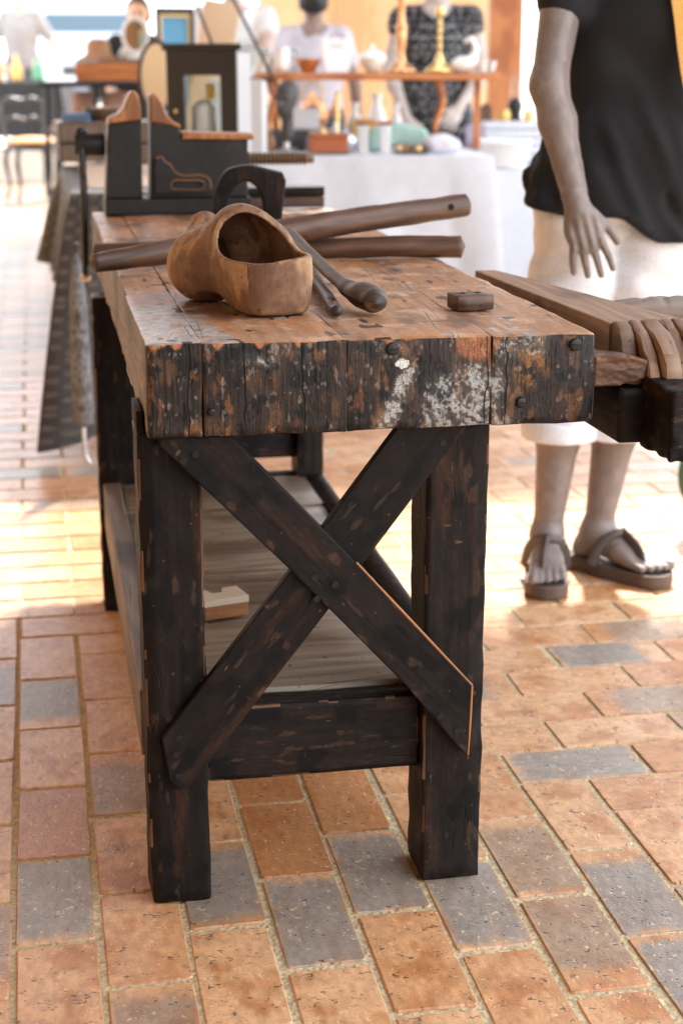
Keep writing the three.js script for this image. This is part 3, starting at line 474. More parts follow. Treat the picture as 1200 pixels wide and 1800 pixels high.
{ const b = thing('notched_box', 'small pale box with a notched lid on the lower shelf', 'box', [0.262, 0.288, -2.47], 0.25);
  part(b, 'box_body', boxUV(chamfer(0.075, 0.022, 0.055, 0.002), 'x').translate(0, 0.011, 0), bareWood);
  const s = new THREE.Shape([[-0.038, -0.028], [0.038, -0.028], [0.038, 0.028], [0.012, 0.028], [0.006, 0.006], [-0.012, 0.006], [-0.016, 0.028], [-0.038, 0.028]].map(p => new THREE.Vector2(...p)));
  const g = extrude(s, 0.012, 0.0015); g.rotateX(-Math.PI / 2); part(b, 'box_lid', moved(boxUV(g, 'x'), 0, 0.0225, 0), plain(0.62, 0.5, 0.38, 0.6)); }
{ // the screw vice at the bench's far end
  const v = thing('wooden_screw_vice', 'black wooden screw vice with worn rounded jaw tips at the far bench end', 'vice', [0.33, TOP, -3.9]);
  const O = [0.33, TOP, 0], ex = (pts, d, z, mat, name, bev = 0.004, par = v) => part(par, name, moved(boxUV(extrude(pts.map(([x, y]) => [x - O[0], y - O[1]]), d, bev), 'y'), 0, 0, z), mat);
  part(v, 'base', moved(boxUV(chamfer(0.345, 0.036, 0.13, 0.004), 'x'), 0.328 - 0.33, 0.0185, 0), blackWood);
  part(v, 'base_board', moved(boxUV(chamfer(0.52, 0.026, 0.07, 0.003), 'x'), 0.44 - 0.33, 0.0135, -0.035), handleWood).position.z = -0.066;
  part(v, 'base_board', moved(boxUV(chamfer(0.2, 0.022, 0.07, 0.003), 'x'), 0.6 - 0.33, 0.04, -0.1), dark2);
  const j1 = ex([[0.158, TOP + 0.037], [0.244, TOP + 0.037], [0.247, 1.03], [0.17, 1.022]], 0.1, -0.05, blackWood, 'jaw');
  ex([[0.168, 1.0225], [0.247, 1.0305], [0.248, 1.06], [0.243, 1.085], [0.236, 1.096], [0.226, 1.096], [0.217, 1.083], [0.208, 1.06], [0.194, 1.044], [0.172, 1.036]], 0.098, -0.049, bareWood, 'jaw_tip', 0.005, j1);
  const j2 = ex([[0.263, TOP + 0.037], [0.494, TOP + 0.037], [0.496, 0.984], [0.337, 0.986], [0.335, 1.012], [0.268, 1.026]], 0.1, -0.05, blackWood, 'jaw');
  ex([[0.267, 1.0265], [0.337, 1.0125], [0.337, 1.02], [0.318, 1.03], [0.305, 1.046], [0.297, 1.07], [0.286, 1.087], [0.275, 1.092], [0.267, 1.085]], 0.098, -0.049, bareWood, 'jaw_tip', 0.005, j2);
  ex([[0.34, 0.9865], [0.506, 0.9845], [0.512, 0.991], [0.506, 0.998], [0.342, 1.003]], 0.108, -0.052, bareWood, 'cap_lath', 0.004, j2);
  const plate = new THREE.Shape([[0.272, 0.862], [0.272, 0.925], [0.278, 0.944], [0.29, 0.948], [0.299, 0.936], [0.31, 0.93], [0.322, 0.912], [0.34, 0.904], [0.385, 0.904], [0.402, 0.895], [0.406, 0.872], [0.4, 0.862]].map(([x, y]) => new THREE.Vector2(x - O[0], y - O[1])));
  const slot = new THREE.Path([[0.318, 0.872], [0.31, 0.88], [0.318, 0.892], [0.382, 0.892], [0.39, 0.882], [0.382, 0.872]].map(([x, y]) => new THREE.Vector2(x - O[0], y - O[1]))); plate.holes.push(slot);
  part(v, 'side_plate', moved(boxUV(extrude(plate, 0.01, 0.002), 'y'), 0, 0, 0.0495), blackWood);
  const edgePts = [[0.278, 0.944], [0.29, 0.948], [0.299, 0.936], [0.31, 0.93], [0.322, 0.912], [0.34, 0.904], [0.385, 0.904], [0.402, 0.895], [0.406, 0.872]].map(([x, y]) => [x - O[0], y - O[1], 0.059, 0.0012]);
  part(v, 'worn_edge', bar(edgePts, { seg: 6, steps: 30 }), bareWood);
  part(v, 'worn_edge', bar([[0.318, 0.872], [0.31, 0.88], [0.318, 0.892], [0.35, 0.8925], [0.382, 0.892], [0.39, 0.882], [0.382, 0.872], [0.35, 0.8715], [0.318, 0.872]].map(([x, y]) => [x - O[0], y - O[1], 0.0592, 0.0012]), { seg: 6, steps: 44 }), bareWood);
  for (const [x, y] of [[0.288, 0.93], [0.283, 0.898], [0.302, 0.898]]) { const g = cyl(0.005, 0.005, 0.003, 12); g.rotateX(Math.PI / 2); part(v, 'bolt', moved(g, x - O[0], y - O[1], 0.0605), plain(0.02, 0.02, 0.02, 0.4, 0.5)); }
  // the threaded spindle
  const th = []; for (let i = 0; i <= 62; i++) { const x = i / 62; th.push([(i % 4 < 2 ? 0.0165 : 0.0115), x * 0.15]); } th.unshift([0.0001, 0]); th.push([0.012, 0.151], [0.012, 0.168], [0.0001, 0.168]);
  const tg = lathe(th, 20); tg.rotateZ(-Math.PI / 2); part(v, 'threaded_spindle', moved(tg, 0.493 - O[0], 0.938 - O[1], 0), plain(0.16, 0.1, 0.05, 0.4, 0.35));
  const hub = lathe([[0.0001, -0.035], [0.024, -0.034], [0.027, -0.026], [0.026, 0], [0.027, 0.022], [0.023, 0.035]], 22); hub.rotateZ(Math.PI / 2); part(v, 'hub', moved(hub, 0.128 - O[0], 0.975 - O[1], 0), blackWood);
  const rod = part(v, 'handle_rod', bar([[0.107 - O[0], 0.998 - O[1], 0.01, 0.0085], [0.108 - O[0], 0.9 - O[1], 0.03, 0.0085], [0.104 - O[0], 0.67 - O[1], 0.03, 0.0085]], { seg: 12 }), plain(0.02, 0.018, 0.017, 0.35, 0.4));
  part(rod, 'rod_knob', moved(lathe([[0.0001, 0.012], [0.01, 0.01], [0.013, 0.003], [0.012, -0.006], [0.0001, -0.01]], 16), 0.107 - O[0], 1.004 - O[1], 0.01), plain(0.02, 0.018, 0.017, 0.35, 0.4));
  part(rod, 'rod_ferrule', moved(lathe([[0.0001, 0.008], [0.011, 0.006], [0.0125, 0], [0.011, -0.01], [0.0001, -0.012]], 16), 0.104 - O[0], 0.668 - O[1], 0.03), plain(0.5, 0.42, 0.34, 0.35, 0.6));
}

// ---------------------------------------------------------------- people
const weave = surface(256, 256, 0.25, 0.25, (u, v) => { const w = n2(u * 900, v * 500, 1) * 0.5 + n2(u * 500, v * 900, 2) * 0.5, m = fb(u * 20, v * 20, 3, 3), k = 186 + 48 * w + 12 * m; return [k, k, k, w]; }, { rough: 0.85, bump: 0.0008 });
const pores = surface(128, 128, 0.3, 0.3, (u, v) => { const f = fb(u * 60, v * 60, 3, 1001), m = fb(u * 14, v * 10, 3, 1003); return [190 + 40 * f + 22 * m, 190 + 40 * f + 12 * m, 190 + 42 * f + 4 * m, f]; }, { rough: 0.5, bump: 0.0016 });
const tinted = (base, r, g, b, k, rough) => { const m = base.clone(); m.color.setRGB(r / 255, g / 255, b / 255, THREE.SRGBColorSpace).multiplyScalar(k); if (rough) m.roughness = rough; return m; };
const skinOf = (r, g, b) => tinted(pores, r, g, b, 1.35), clothOf = (r, g, b, s = 1, rough = 0.85) => tinted(weave, r, g, b, 1.3, rough);
function handShape(W, dir, back, thumb, curl = 0.35, cell = 0.0045) { // wrist, direction of the fingers, way the back of the hand faces, +1 / -1 side of the thumb
  const dn = new THREE.Vector3(...dir).normalize(), bk = new THREE.Vector3(...back), sd = new THREE.Vector3().crossVectors(dn, bk).normalize(); bk.crossVectors(sd, dn).normalize();
  const F = [[-0.03, 0.052], [-0.0105, 0.067], [0.0095, 0.074], [0.029, 0.066]].map(([x, l], i) => { const k = curl * (1.15 - i * 0.12), sp = x * 1.25; return [[x, -0.08, 0, 0.0088], [sp, -0.08 - l * 0.5, -l * 0.5 * k * 0.5, 0.0082], [sp * 1.08, -0.08 - l * (1 - 0.25 * k), -l * k * 0.62, 0.0066]]; });
  const g = solid((x, y, z) => {
    let d = cone(x, y, z, [0, 0.03, 0, 0.027], [0, -0.012, 0, 0.0255]); d = smin(d, ell(x, y, z, 0, -0.048, 0, 0.041, 0.05, 0.0165), 0.02);
    for (const f of F) d = smin(d, Math.min(cone(x, y, z, f[0], f[1]), cone(x, y, z, f[1], f[2])), 0.006);
    const t = Math.min(cone(x, y, z, [0.026, -0.024, -0.004, 0.0125], [0.052, -0.058, -0.012, 0.0105]), cone(x, y, z, [0.052, -0.058, -0.012, 0.0105], [0.063, -0.092, -0.016, 0.0078]));
    return smin(d, t, 0.01) - 0.0016 * Math.cos((x - 0.0095) * 320) * sstep(0.0, -0.05, y) * sstep(-0.1, -0.075, y) * sstep(0.002, 0.012, z) - 0.0016 * Math.max(0, ...F.map(f => 1 - Math.hypot(x - f[0][0], y - f[0][1], (z - 0.008) * 0.5) / 0.011)) + 0.0008 * Math.max(0, ...F.map(f => 1 - Math.abs(Math.hypot(x - f[1][0], y - f[1][1]) - 0.004) / 0.004));
  }, [-0.06, -0.17, -0.075], [0.085, 0.05, 0.035], cell);
  const M = new THREE.Matrix4().makeBasis(sd.clone().multiplyScalar(thumb), dn.clone().negate(), bk.clone()); M.setPosition(...W);
  if (M.determinant() < 0) { const ix = g.index.array; for (let i = 0; i < ix.length; i += 3) { const t = ix[i]; ix[i] = ix[i + 1]; ix[i + 1] = t; } }
  g.applyMatrix4(M); return g;
}
// J: joints; front = +1 when the figure faces +z of its own axes
function bodyShape(J, { cell = 0.014, front = 1, fine = 0.0045, curl = 0.35, back = [0, 0, 1] } = {}) {
  const L = [];
  for (const s of [0, 1]) {
    const a = J.sho[s], e = J.elb[s], w = J.wri[s], h = J.hip[s], k = J.kne[s], n = J.ank[s], t = J.toe[s];
    L.push([[...a, 0.05], [...e, 0.037]], [[...e, 0.0385], [mix(e[0], w[0], 0.3), mix(e[1], w[1], 0.3), mix(e[2], w[2], 0.3), 0.037]], [[mix(e[0], w[0], 0.3), mix(e[1], w[1], 0.3), mix(e[2], w[2], 0.3), 0.037], [...w, 0.0265]]);
    L.push([[...h, 0.088], [...k, 0.054]], [[...k, 0.052], [mix(k[0], n[0], 0.35), mix(k[1], n[1], 0.35), mix(k[2], n[2], 0.35) - 0.012 * front, 0.05]], [[mix(k[0], n[0], 0.35), mix(k[1], n[1], 0.35), mix(k[2], n[2], 0.35) - 0.012 * front, 0.05], [...n, 0.032]]);
    const hd = [n[0] - (t[0] - n[0]) * 0.22, 0.05, n[2] - (t[2] - n[2]) * 0.22], md = [mix(n[0], t[0], 0.62), 0.052, mix(n[2], t[2], 0.62)];
    L.push([[...n, 0.034], [...hd, 0.032]], [[...n, 0.036], [...md, 0.03]]);
  }
  const [px, py, pz] = J.pel, [cx, cy, cz] = J.chest, [nx, ny, nz] = J.neck, [hx, hy, hz] = J.head, fz = front;
  const f = (x, y, z) => {
    let d = smin(ell(x, y, z, px, py, pz, 0.155, 0.13, 0.105), ell(x, y, z, cx, cy, cz, 0.155, 0.2, 0.105), 0.12);
    d = smin(d, cone(x, y, z, [...J.sho[0], 0.05], [...J.sho[1], 0.05]), 0.06); d = smin(d, cone(x, y, z, [nx, ny - 0.06, nz, 0.058], [hx, hy - 0.06, hz - 0.01 * fz, 0.052]), 0.04);
    let h = smin(ell(x, y, z, hx, hy + 0.022, hz - 0.012 * fz, 0.074, 0.09, 0.092), ell(x, y, z, hx, hy - 0.045, hz + 0.022 * fz, 0.055, 0.07, 0.062), 0.04);
    h = smin(h, cone(x, y, z, [hx, hy + 0.012, hz + 0.078 * fz, 0.009], [hx, hy - 0.025, hz + 0.099 * fz, 0.014]), 0.012);
    h = Math.min(h, ell(x, y, z, hx - 0.075, hy - 0.005, hz - 0.012 * fz, 0.01, 0.03, 0.018), ell(x, y, z, hx + 0.075, hy - 0.005, hz - 0.012 * fz, 0.01, 0.03, 0.018));
    h = smax(h, -ell(x, y, z, hx - 0.03, hy + 0.008, hz + 0.092 * fz, 0.017, 0.01, 0.014), 0.01); h = smax(h, -ell(x, y, z, hx + 0.03, hy + 0.008, hz + 0.092 * fz, 0.017, 0.01, 0.014), 0.01);
    h = smin(h, ell(x, y, z, hx, hy - 0.062, hz + 0.078 * fz, 0.024, 0.009, 0.011), 0.008);
    d = smin(d, h, 0.015);
    for (const [a, b] of L) d = smin(d, cone(x, y, z, a, b), 0.022);
    return smax(d, 0.026 - y, 0.004);
  };
  const all = [...J.sho, ...J.elb, ...J.wri, ...J.toe, ...J.ank, J.head], lo = [0, 1, 2].map(k => Math.min(...all.map(p => p[k])) - 0.16), hi = [0, 1, 2].map(k => Math.max(...all.map(p => p[k])) + 0.16); lo[1] = 0.0;
  const parts = [solid(f, lo, hi, cell)];
  for (const s of [0, 1]) { // the fore part of each foot with its five toes
    const n = J.ank[s], t = J.toe[s], dx = t[0] - n[0], dz = t[2] - n[2], q = Math.hypot(dx, dz) || 1, ux = dx / q, uz = dz / q, big = s ? -1 : 1, P = (a, o, y, r) => [n[0] + ux * a - uz * o, y, n[2] + uz * a + ux * o, r], C = [];
    for (let i = 0; i < 5; i++) { const o = -big * (-0.03 + i * 0.0155), l = [0.072, 0.07, 0.062, 0.052, 0.04][i], r = i ? 0.0088 : 0.0125; C.push([P(q * 0.5, o * 0.55, 0.062, 0.02), P(q * 0.74, o * 0.92, 0.05, 0.0125)], [P(q * 0.74, o * 0.92, 0.05, 0.0125), P(q * 0.74 + l, o * 1.08, 0.042 + (i ? 0 : 0.003), r)]); }
    const mid = P(q * 0.75, 0, 0), cc = Math.max(fine * 1.4, 0.0042); parts.push(solid((x, y, z) => { let d = cone(x, y, z, P(0.02, 0, 0.075, 0.034), P(q * 0.6, 0, 0.052, 0.027)); C.forEach(([a, b], k) => { d = k % 2 ? smin(d, cone(x, y, z, a, b), 0.004) : smin(d, cone(x, y, z, a, b), 0.016); }); return smax(d, 0.03 - y, 0.004); }, [mid[0] - 0.16, 0.02, mid[2] - 0.16], [mid[0] + 0.16, 0.13, mid[2] + 0.16], cc));
  }
  for (const s of [0, 1]) { const e = J.elb[s], w = J.wri[s], dd = J.hand?.[s] ?? [w[0] - e[0], w[1] - e[1], w[2] - e[2]]; parts.push(handShape(w, dd, back, s ? 1 : -1, curl, fine)); }
  return merged(parts);
}
const eyeMat = plain(0.02, 0.015, 0.012, 0.2);
function eyes(p, J, front) { for (const s of [-1, 1]) part(p, 'eye', moved(new THREE.SphereGeometry(0.0095, 12, 8), J.head[0] + s * 0.03, J.head[1] + 0.008, J.head[2] + 0.081 * front), eyeMat); }
function hairShape(J, front, len = 0, cell = 0.009, bun = 0) { const [hx, hy, hz] = J.head; return solid((x, y, z) => { let d = ell(x, y, z, hx, hy + 0.03, hz - 0.016 * front, 0.086, 0.1, 0.102); if (len) d = smin(d, ell(x, y, z, hx, hy - len * 0.5, hz - 0.05 * front, 0.088, len * 0.6 + 0.05, 0.06), 0.03); if (bun) d = smin(d, ell(x, y, z, hx, hy + 0.1, hz - 0.07 * front, 0.04, 0.036, 0.04), 0.015); d = smax(d, (z - hz) * front - 0.045 + (hy + 0.075 - y) * 0.9, 0.02); return d + 0.006 * (n3(x * 90, y * 30, z * 90, 1100) - 0.5); }, [hx - 0.13, hy - len * 1.2 - 0.16, hz - 0.16], [hx + 0.13, hy + 0.17, hz + 0.15], cell); }
const taper = (x, y, z, a, b) => cone(x, y, z, a, b);
function pose(h = 1, over = {}) { // an ordinary standing figure, 1.7 m times h
  const s = p => p.map(v => v * h);
  const J = { head: [0, 1.59, 0.0], neck: [0, 1.46, -0.01], chest: [0, 1.24, -0.01], pel: [0, 0.93, 0], sho: [[-0.17, 1.39, -0.01], [0.17, 1.39, -0.01]], elb: [[-0.23, 1.1, -0.01], [0.23, 1.1, -0.01]], wri: [[-0.22, 0.86, 0.05], [0.22, 0.86, 0.05]], hip: [[-0.085, 0.88, 0], [0.085, 0.88, 0]], kne: [[-0.09, 0.47, 0.01], [0.09, 0.47, 0.01]], ank: [[-0.095, 0.085, -0.03], [0.095, 0.085, -0.03]], toe: [[-0.12, 0.03, 0.15], [0.12, 0.03, 0.15]] };
  for (const k of Object.keys(J)) J[k] = Array.isArray(J[k][0]) ? J[k].map(s) : s(J[k]);
  return Object.assign(J, over);
}
function upperWear(J, { hem = 0.85, sleeve = 0.6, loose = 0.02, cell = 0.016, folds = 0.006, s = 1, hemAt = null, wide = 0.0, neck = 0.03 } = {}) {
  const [px, py, pz] = J.pel, [cx, cy, cz] = J.chest, [nx, ny] = J.neck;
  const f = (x, y, z) => {
    const w = loose, t = clamp((cy - y) / 0.4, 0, 1.2), mx = mix(cx, px, clamp((cy - y) / (cy - py), 0, 1)), mz = mix(cz, pz, clamp((cy - y) / (cy - py), 0, 1));
    let d = ell(x, y, z, cx, cy, cz, 0.155 + w, 0.21 + w, 0.105 + w);
    const rx = 0.15 + w + wide * t, rz = 0.1 + w + wide * 0.2 * t, k = Math.hypot((x - mx) / rx, (z - mz) / rz), tube = smax((k - 1) * Math.min(rx, rz), y - cy - 0.05, 0.05); d = smin(d, tube, 0.04);
    d = smin(d, cone(x, y, z, [...J.sho[0], 0.058], [...J.sho[1], 0.058]), 0.05);
    for (const q of [0, 1]) { const a = J.sho[q], e = J.elb[q]; d = smin(d, cone(x, y, z, [...a, 0.055 + w * 0.5], [mix(a[0], e[0], sleeve), mix(a[1], e[1], sleeve), mix(a[2], e[2], sleeve), 0.056 + w * 0.4]), 0.03); if (sleeve > 1) d = smin(d, cone(x, y, z, [...e, 0.045 + w * 0.3], [mix(e[0], J.wri[q][0], sleeve - 1), mix(e[1], J.wri[q][1], sleeve - 1), mix(e[2], J.wri[q][2], sleeve - 1), 0.036 + w * 0.3]), 0.03); }
    d += folds * ((n3(x * 11 + y * 5, y * 13, z * 11, s) - 0.5) * 1.2 + (n3(x * 30 + y * 14, y * 9, z * 30, s + 3) - 0.5) * 0.9 * sstep(cy, py, y));
    d = smax(d, (hemAt ? hemAt(x) : hem) - y, 0.006); d = smax(d, -cone(x, y, z, [nx, ny - 0.03, J.neck[2] + 0.03, 0.062], [nx, ny + 0.2, J.neck[2], 0.075]), 0.01);
    return d;
  };
  const all = [...J.sho, ...J.elb, ...(sleeve > 1 ? J.wri : []), J.pel], lo = [0, 1, 2].map(k => Math.min(...all.map(p => p[k])) - 0.2 - wide), hi = [0, 1, 2].map(k => Math.max(...all.map(p => p[k])) + 0.2 + wide); lo[1] = Math.min(hem, hemAt ? 0.74 : hem) - 0.03; hi[1] = J.neck[1] + 0.05;
  return solid(f, lo, hi, cell);
}
function trousers(J, { end = 0.1, r0 = 0.105, r1 = 0.06, cell = 0.016, folds = 0.005, s = 50, fork = 0.025 } = {}) {
  const [px, py, pz] = J.pel; return solid((x, y, z) => {
    let d = ell(x, y, z, px, py - 0.015, pz, 0.172, 0.15, 0.113);
    for (const q of [0, 1]) { const h = J.hip[q], k = J.kne[q], n = J.ank[q]; const rk = mix(r0, r1, 0.5); d = smin(d, Math.min(cone(x, y, z, [...h, r0], [...k, rk]), cone(x, y, z, [...k, rk], [...n, r1])), q ? fork : 0.025); }
    d += folds * ((n3(x * 14 + y * 5, y * 16, z * 14, s) - 0.5) + (n3(x * 9 + y * 16, y * 34 - x * 12, z * 12, s + 5) - 0.5) * 0.8); return smax(smax(d, end - y, 0.006), y - py - 0.06, 0.01);
  }, [px - 0.32, end - 0.03, pz - 0.3], [px + 0.32, py + 0.1, pz + 0.3], cell);
}
{ // the person standing to the right of the bench
  const J = { head: [0.07, 1.63, -0.03], neck: [0.07, 1.49, -0.05], chest: [0.06, 1.26, -0.06], pel: [0.015, 0.94, -0.07], sho: [[-0.122, 1.405, -0.03], [0.255, 1.405, -0.06]], elb: [[-0.172, 1.115, 0.08], [0.33, 1.12, -0.04]], wri: [[-0.114, 0.872, 0.16], [0.31, 0.89, 0.04]], hand: [[0.05, -0.17, 0.02], [0, -1, 0.1]], hip: [[-0.072, 0.88, -0.07], [0.098, 0.88, -0.07]], kne: [[-0.092, 0.47, -0.06], [0.045, 0.47, -0.075]], ank: [[-0.12, 0.095, -0.085], [0.002, 0.095, -0.115]], toe: [[-0.137, 0.04, 0.07], [0.11, 0.04, -0.01]] };
  const p = thing('person', 'person in black short-sleeved shirt, pale rolled trousers and thong sandals beside the workbench', 'person', hp(0.6, 0, 3.5), -YAW);
  part(p, 'body', bodyShape(J, { cell: 0.012, fine: 0.0033, curl: 0.3 }), skinOf(126, 116, 110)); eyes(p, J, 1);
  part(p, 'hair', hairShape(J, 1, 0.02), plain(0.05, 0.045, 0.04, 0.6));
  part(p, 'shirt', upperWear(J, { sleeve: 0.36, loose: 0.026, cell: 0.011, folds: 0.025, wide: 0.035, s: 1200, hem: 0.78, hemAt: x => 0.84 + 0.02 * sstep(-0.1, -0.24, x) - 0.055 * sstep(-0.02, 0.09, x) }), clothOf(22, 22, 25, 1210, 0.9));
  const paleCloth = clothOf(238, 238, 240, 1220);
  const tr = part(p, 'rolled_trousers', trousers(J, { end: 0.345, r0: 0.097, r1: 0.076, cell: 0.0105, folds: 0.02, s: 1230, fork: 0.008 }), paleCloth);
  for (const q of [0, 1]) { const k = J.kne[q], n = J.ank[q], t = (k[1] - 0.36) / (k[1] - n[1]); const g = solid((x, y, z) => { const cx = mix(k[0], n[0], t), cz = mix(k[2], n[2], t), r = Math.hypot(x - cx, z - cz); return smax(smax(r - 0.09, 0.058 - r, 0.004), Math.abs(y - 0.357) - 0.024, 0.008) + 0.003 * (n3(x * 30, y * 40, z * 30, 1240) - 0.5); }, [k[0] - 0.16, 0.32, -0.22], [k[0] + 0.16, 0.4, 0.1], 0.008); part(tr, 'turned_cuff', g, paleCloth); }
  const cork = surface(128, 128, 0.1, 0.1, (u, v) => { const f = fb(u * 300, v * 300, 2, 1250); return [...lerp3([74, 58, 48], [104, 84, 70], f), f]; }, { rough: 0.7, bump: 0.001 }), leather = plain(0.075, 0.058, 0.05, 0.45);
  for (const q of [0, 1]) {
    const n = J.ank[q], t = J.toe[q], dx = t[0] - n[0], dz = t[2] - n[2], l = Math.hypot(dx, dz), ux = dx / l, uz = dz / l, A = [n[0] - ux * 0.065, n[2] - uz * 0.065];
    const loc = (x, z) => [(x - A[0]) * ux + (z - A[1]) * uz, -(x - A[0]) * uz + (z - A[1]) * ux];
    const foot = (a, b) => smin(Math.hypot(a - 0.015, b) - 0.036, Math.hypot(Math.max(Math.abs(a - 0.17) - 0.05, 0), b) - 0.049, 0.09);
    const sole = part(p, 'sandal', solid((x, y, z) => { const [a, b] = loc(x, z), f = foot(a, b); return smax(f, smax(y - 0.029 - 0.008 * sstep(-0.02, 0.01, f), 0.001 - y, 0.004), 0.005); }, [A[0] - 0.12 - (dx < 0 ? 0.12 : 0), 0, A[1] - 0.12], [A[0] + 0.3, 0.045, A[1] + 0.32], 0.005), cork);
    const W = (a, b, y) => [A[0] + ux * a - uz * b, y, A[1] + uz * a + ux * b];
    const strap = (pts, r) => bar(pts.map(([a, b, y]) => [...W(a, b, y), r]), { seg: 10, steps: 20, flat: 2.2 });
    part(sole, 'sandal_strap', strap([[0.088, -0.052, 0.03], [0.1, -0.044, 0.068], [0.12, -0.026, 0.097], [0.138, 0, 0.108], [0.12, 0.026, 0.097], [0.1, 0.044, 0.068], [0.088, 0.052, 0.03]], 0.0058), leather); part(sole, 'sandal_strap', strap([[0.138, 0, 0.108], [0.162, 0.003, 0.095], [0.188, 0.007, 0.076], [0.2, 0.009, 0.05]], 0.0056), leather);
    part(sole, 'buckle', moved(new THREE.TorusGeometry(0.008, 0.002, 6, 14), ...W(0.115, -0.034, 0.096)), plain(0.5, 0.42, 0.3, 0.3, 0.8));
  }
  const ribbon = []; for (const [x, y, z] of [[0.05, 1.46, 0.0], [0.066, 1.38, 0.072], [0.088, 1.28, 0.102], [0.118, 1.12, 0.112], [0.165, 0.98, 0.135], [0.22, 0.88, 0.12]]) ribbon.push([x, y, z, 0.003]);
  part(p, 'shoulder_strap', (() => { const cv = new THREE.CatmullRomCurve3(ribbon.map(r => new THREE.Vector3(r[0], r[1], r[2]))), pos = [], uv = [], idx = [], N = 30; for (let i = 0; i <= N; i++) { const c = cv.getPoint(i / N), t = cv.getTangent(i / N), s = new THREE.Vector3(t.y, -t.x, 0).normalize().multiplyScalar(-0.019); for (const [k, dz] of [[-1, 0], [1, 0], [1, -0.003], [-1, -0.003]]) { pos.push(c.x + s.x * k, c.y + s.y * k, c.z + dz); uv.push(k * 0.02, i * 0.02); } } for (let i = 0; i < N; i++) for (let k = 0; k < 4; k++) { const a = i * 4 + k, b = i * 4 + (k + 1) % 4; idx.push(a, b, b + 4, a, b + 4, a + 4); } const g = new THREE.BufferGeometry(); g.setAttribute('position', new THREE.Float32BufferAttribute(pos, 3)); g.setAttribute('uv', new THREE.Float32BufferAttribute(uv, 2)); g.setIndex(idx); return toCreasedNormals(g, 0.6); })(), clothOf(224, 172, 92, 1260), 'yellow shoulder strap');
}
{ // a seller in a black and white dress behind the raised shelf
  const J = pose(1.0, { elb: [[-0.235, 1.31, 0.02], [0.235, 1.31, 0.02]].map(p => [p[0], 1.13, p[2]]), wri: [[-0.15, 0.9, 0.2], [0.1, 0.95, 0.22]] });
  const p = thing('person', 'person in a black dress with white floral print behind the raised shelf', 'person', hp(0.475, 0, 8.35), -YAW);
  part(p, 'body', bodyShape(J, { cell: 0.023, fine: 0.006 }), skinOf(176, 166, 160)); eyes(p, J, 1); part(p, 'hair', hairShape(J, 1, 0.14, 0.014), plain(0.06, 0.05, 0.045, 0.6));
  const print = surface(384, 384, 0.5, 0.5, (u, v) => { let c = [20, 20, 22], k = 0; for (let q = 0; q < 3; q++) { const cu = u * (22 + q * 8), cv = v * (22 + q * 8), i = Math.floor(cu), j = Math.floor(cv), x = cu - i - 0.3 - 0.4 * hash(i, j, q), y = cv - j - 0.3 - 0.4 * hash(j, i, q + 7), a = Math.atan2(y, x), r = Math.hypot(x, y), petal = 0.3 * (0.7 + 0.3 * Math.cos(a * 5 + hash(i, j) * 6)); if (hash(i, j, 33 + q) > 0.45 && r < petal) { k = 1; c = lerp3([150, 149, 149], [84, 84, 86], r / petal * 0.6); } } return [...c, k * 0.4 + 0.3]; }, { rough: 0.8, bump: 0.0006 });
  part(p, 'dress', upperWear(J, { hem: 0.45, sleeve: 0.2, loose: 0.015, cell: 0.023, wide: 0.03, s: 1300, folds: 0.012 }), print);
}
{ // customer with dark hair, seen from behind
  const J = pose(0.95, { elb: [[-0.27, 1.11, 0.1], [0.24, 1.06, -0.02]], wri: [[-0.3, 0.95, -0.1], [0.26, 0.84, -0.08]] });
  const p = thing('person', 'dark-haired person in a pale lilac top seen from behind', 'person', hp(-0.16, 0, 9.6), -YAW);
  part(p, 'body', bodyShape(J, { cell: 0.025, fine: 0.007, front: -1, back: [0, 0, -1] }), skinOf(150, 128, 118)); eyes(p, J, -1); part(p, 'hair', hairShape(J, -1, 0.05, 0.014), plain(0.012, 0.011, 0.012, 0.5));
  part(p, 'top', upperWear(J, { hem: 0.86, sleeve: 0.5, loose: 0.015, cell: 0.025, s: 1320, folds: 0.012 }), clothOf(214, 208, 216, 1322)); part(p, 'trousers', trousers(J, { cell: 0.027, end: 0.08 }), clothOf(70, 76, 92, 1324));
}
{ const J = pose(1.02, { elb: [[-0.24, 1.13, 0], [0.2, 1.3, 0.12]], wri: [[-0.2, 0.92, 0.14], [0.16, 1.12, 0.28]] });
  const p = thing('person', 'person in a white short-sleeved shirt beyond the tilted glass lid', 'person', hp(-0.6, 0, 9.3), -YAW);
  part(p, 'body', bodyShape(J, { cell: 0.025, fine: 0.007 }), skinOf(206, 188, 178)); eyes(p, J, 1); part(p, 'hair', hairShape(J, 1, 0, 0.014), plain(0.2, 0.19, 0.18, 0.6));
  part(p, 'shirt', upperWear(J, { hem: 0.84, sleeve: 0.55, loose: 0.025, cell: 0.025, s: 1340, folds: 0.012 }), clothOf(240, 240, 240, 1342)); part(p, 'trousers', trousers(J, { cell: 0.027, end: 0.08 }), clothOf(190, 180, 166, 1344)); }
{ const J = pose(0.94, { elb: [[-0.25, 1.08, 0.06], [0.25, 1.08, 0.06]], wri: [[-0.16, 0.98, 0.26], [0.16, 0.98, 0.26]] });
  const p = thing('person', 'dark-haired person in a black top behind the small oval mirror', 'person', hp(-1.4, 0, 11.5), -YAW);
  part(p, 'body', bodyShape(J, { cell: 0.025, fine: 0.007 }), skinOf(214, 172, 140)); eyes(p, J, 1); part(p, 'hair', hairShape(J, 1, 0.04, 0.014, 1), plain(0.015, 0.013, 0.012, 0.5));
  part(p, 'top', upperWear(J, { hem: 0.8, sleeve: 1.4, loose: 0.015, cell: 0.025, s: 1360, folds: 0.012 }), clothOf(24, 24, 26, 1362)); part(p, 'trousers', trousers(J, { cell: 0.027, end: 0.08 }), clothOf(40, 42, 52, 1364)); }
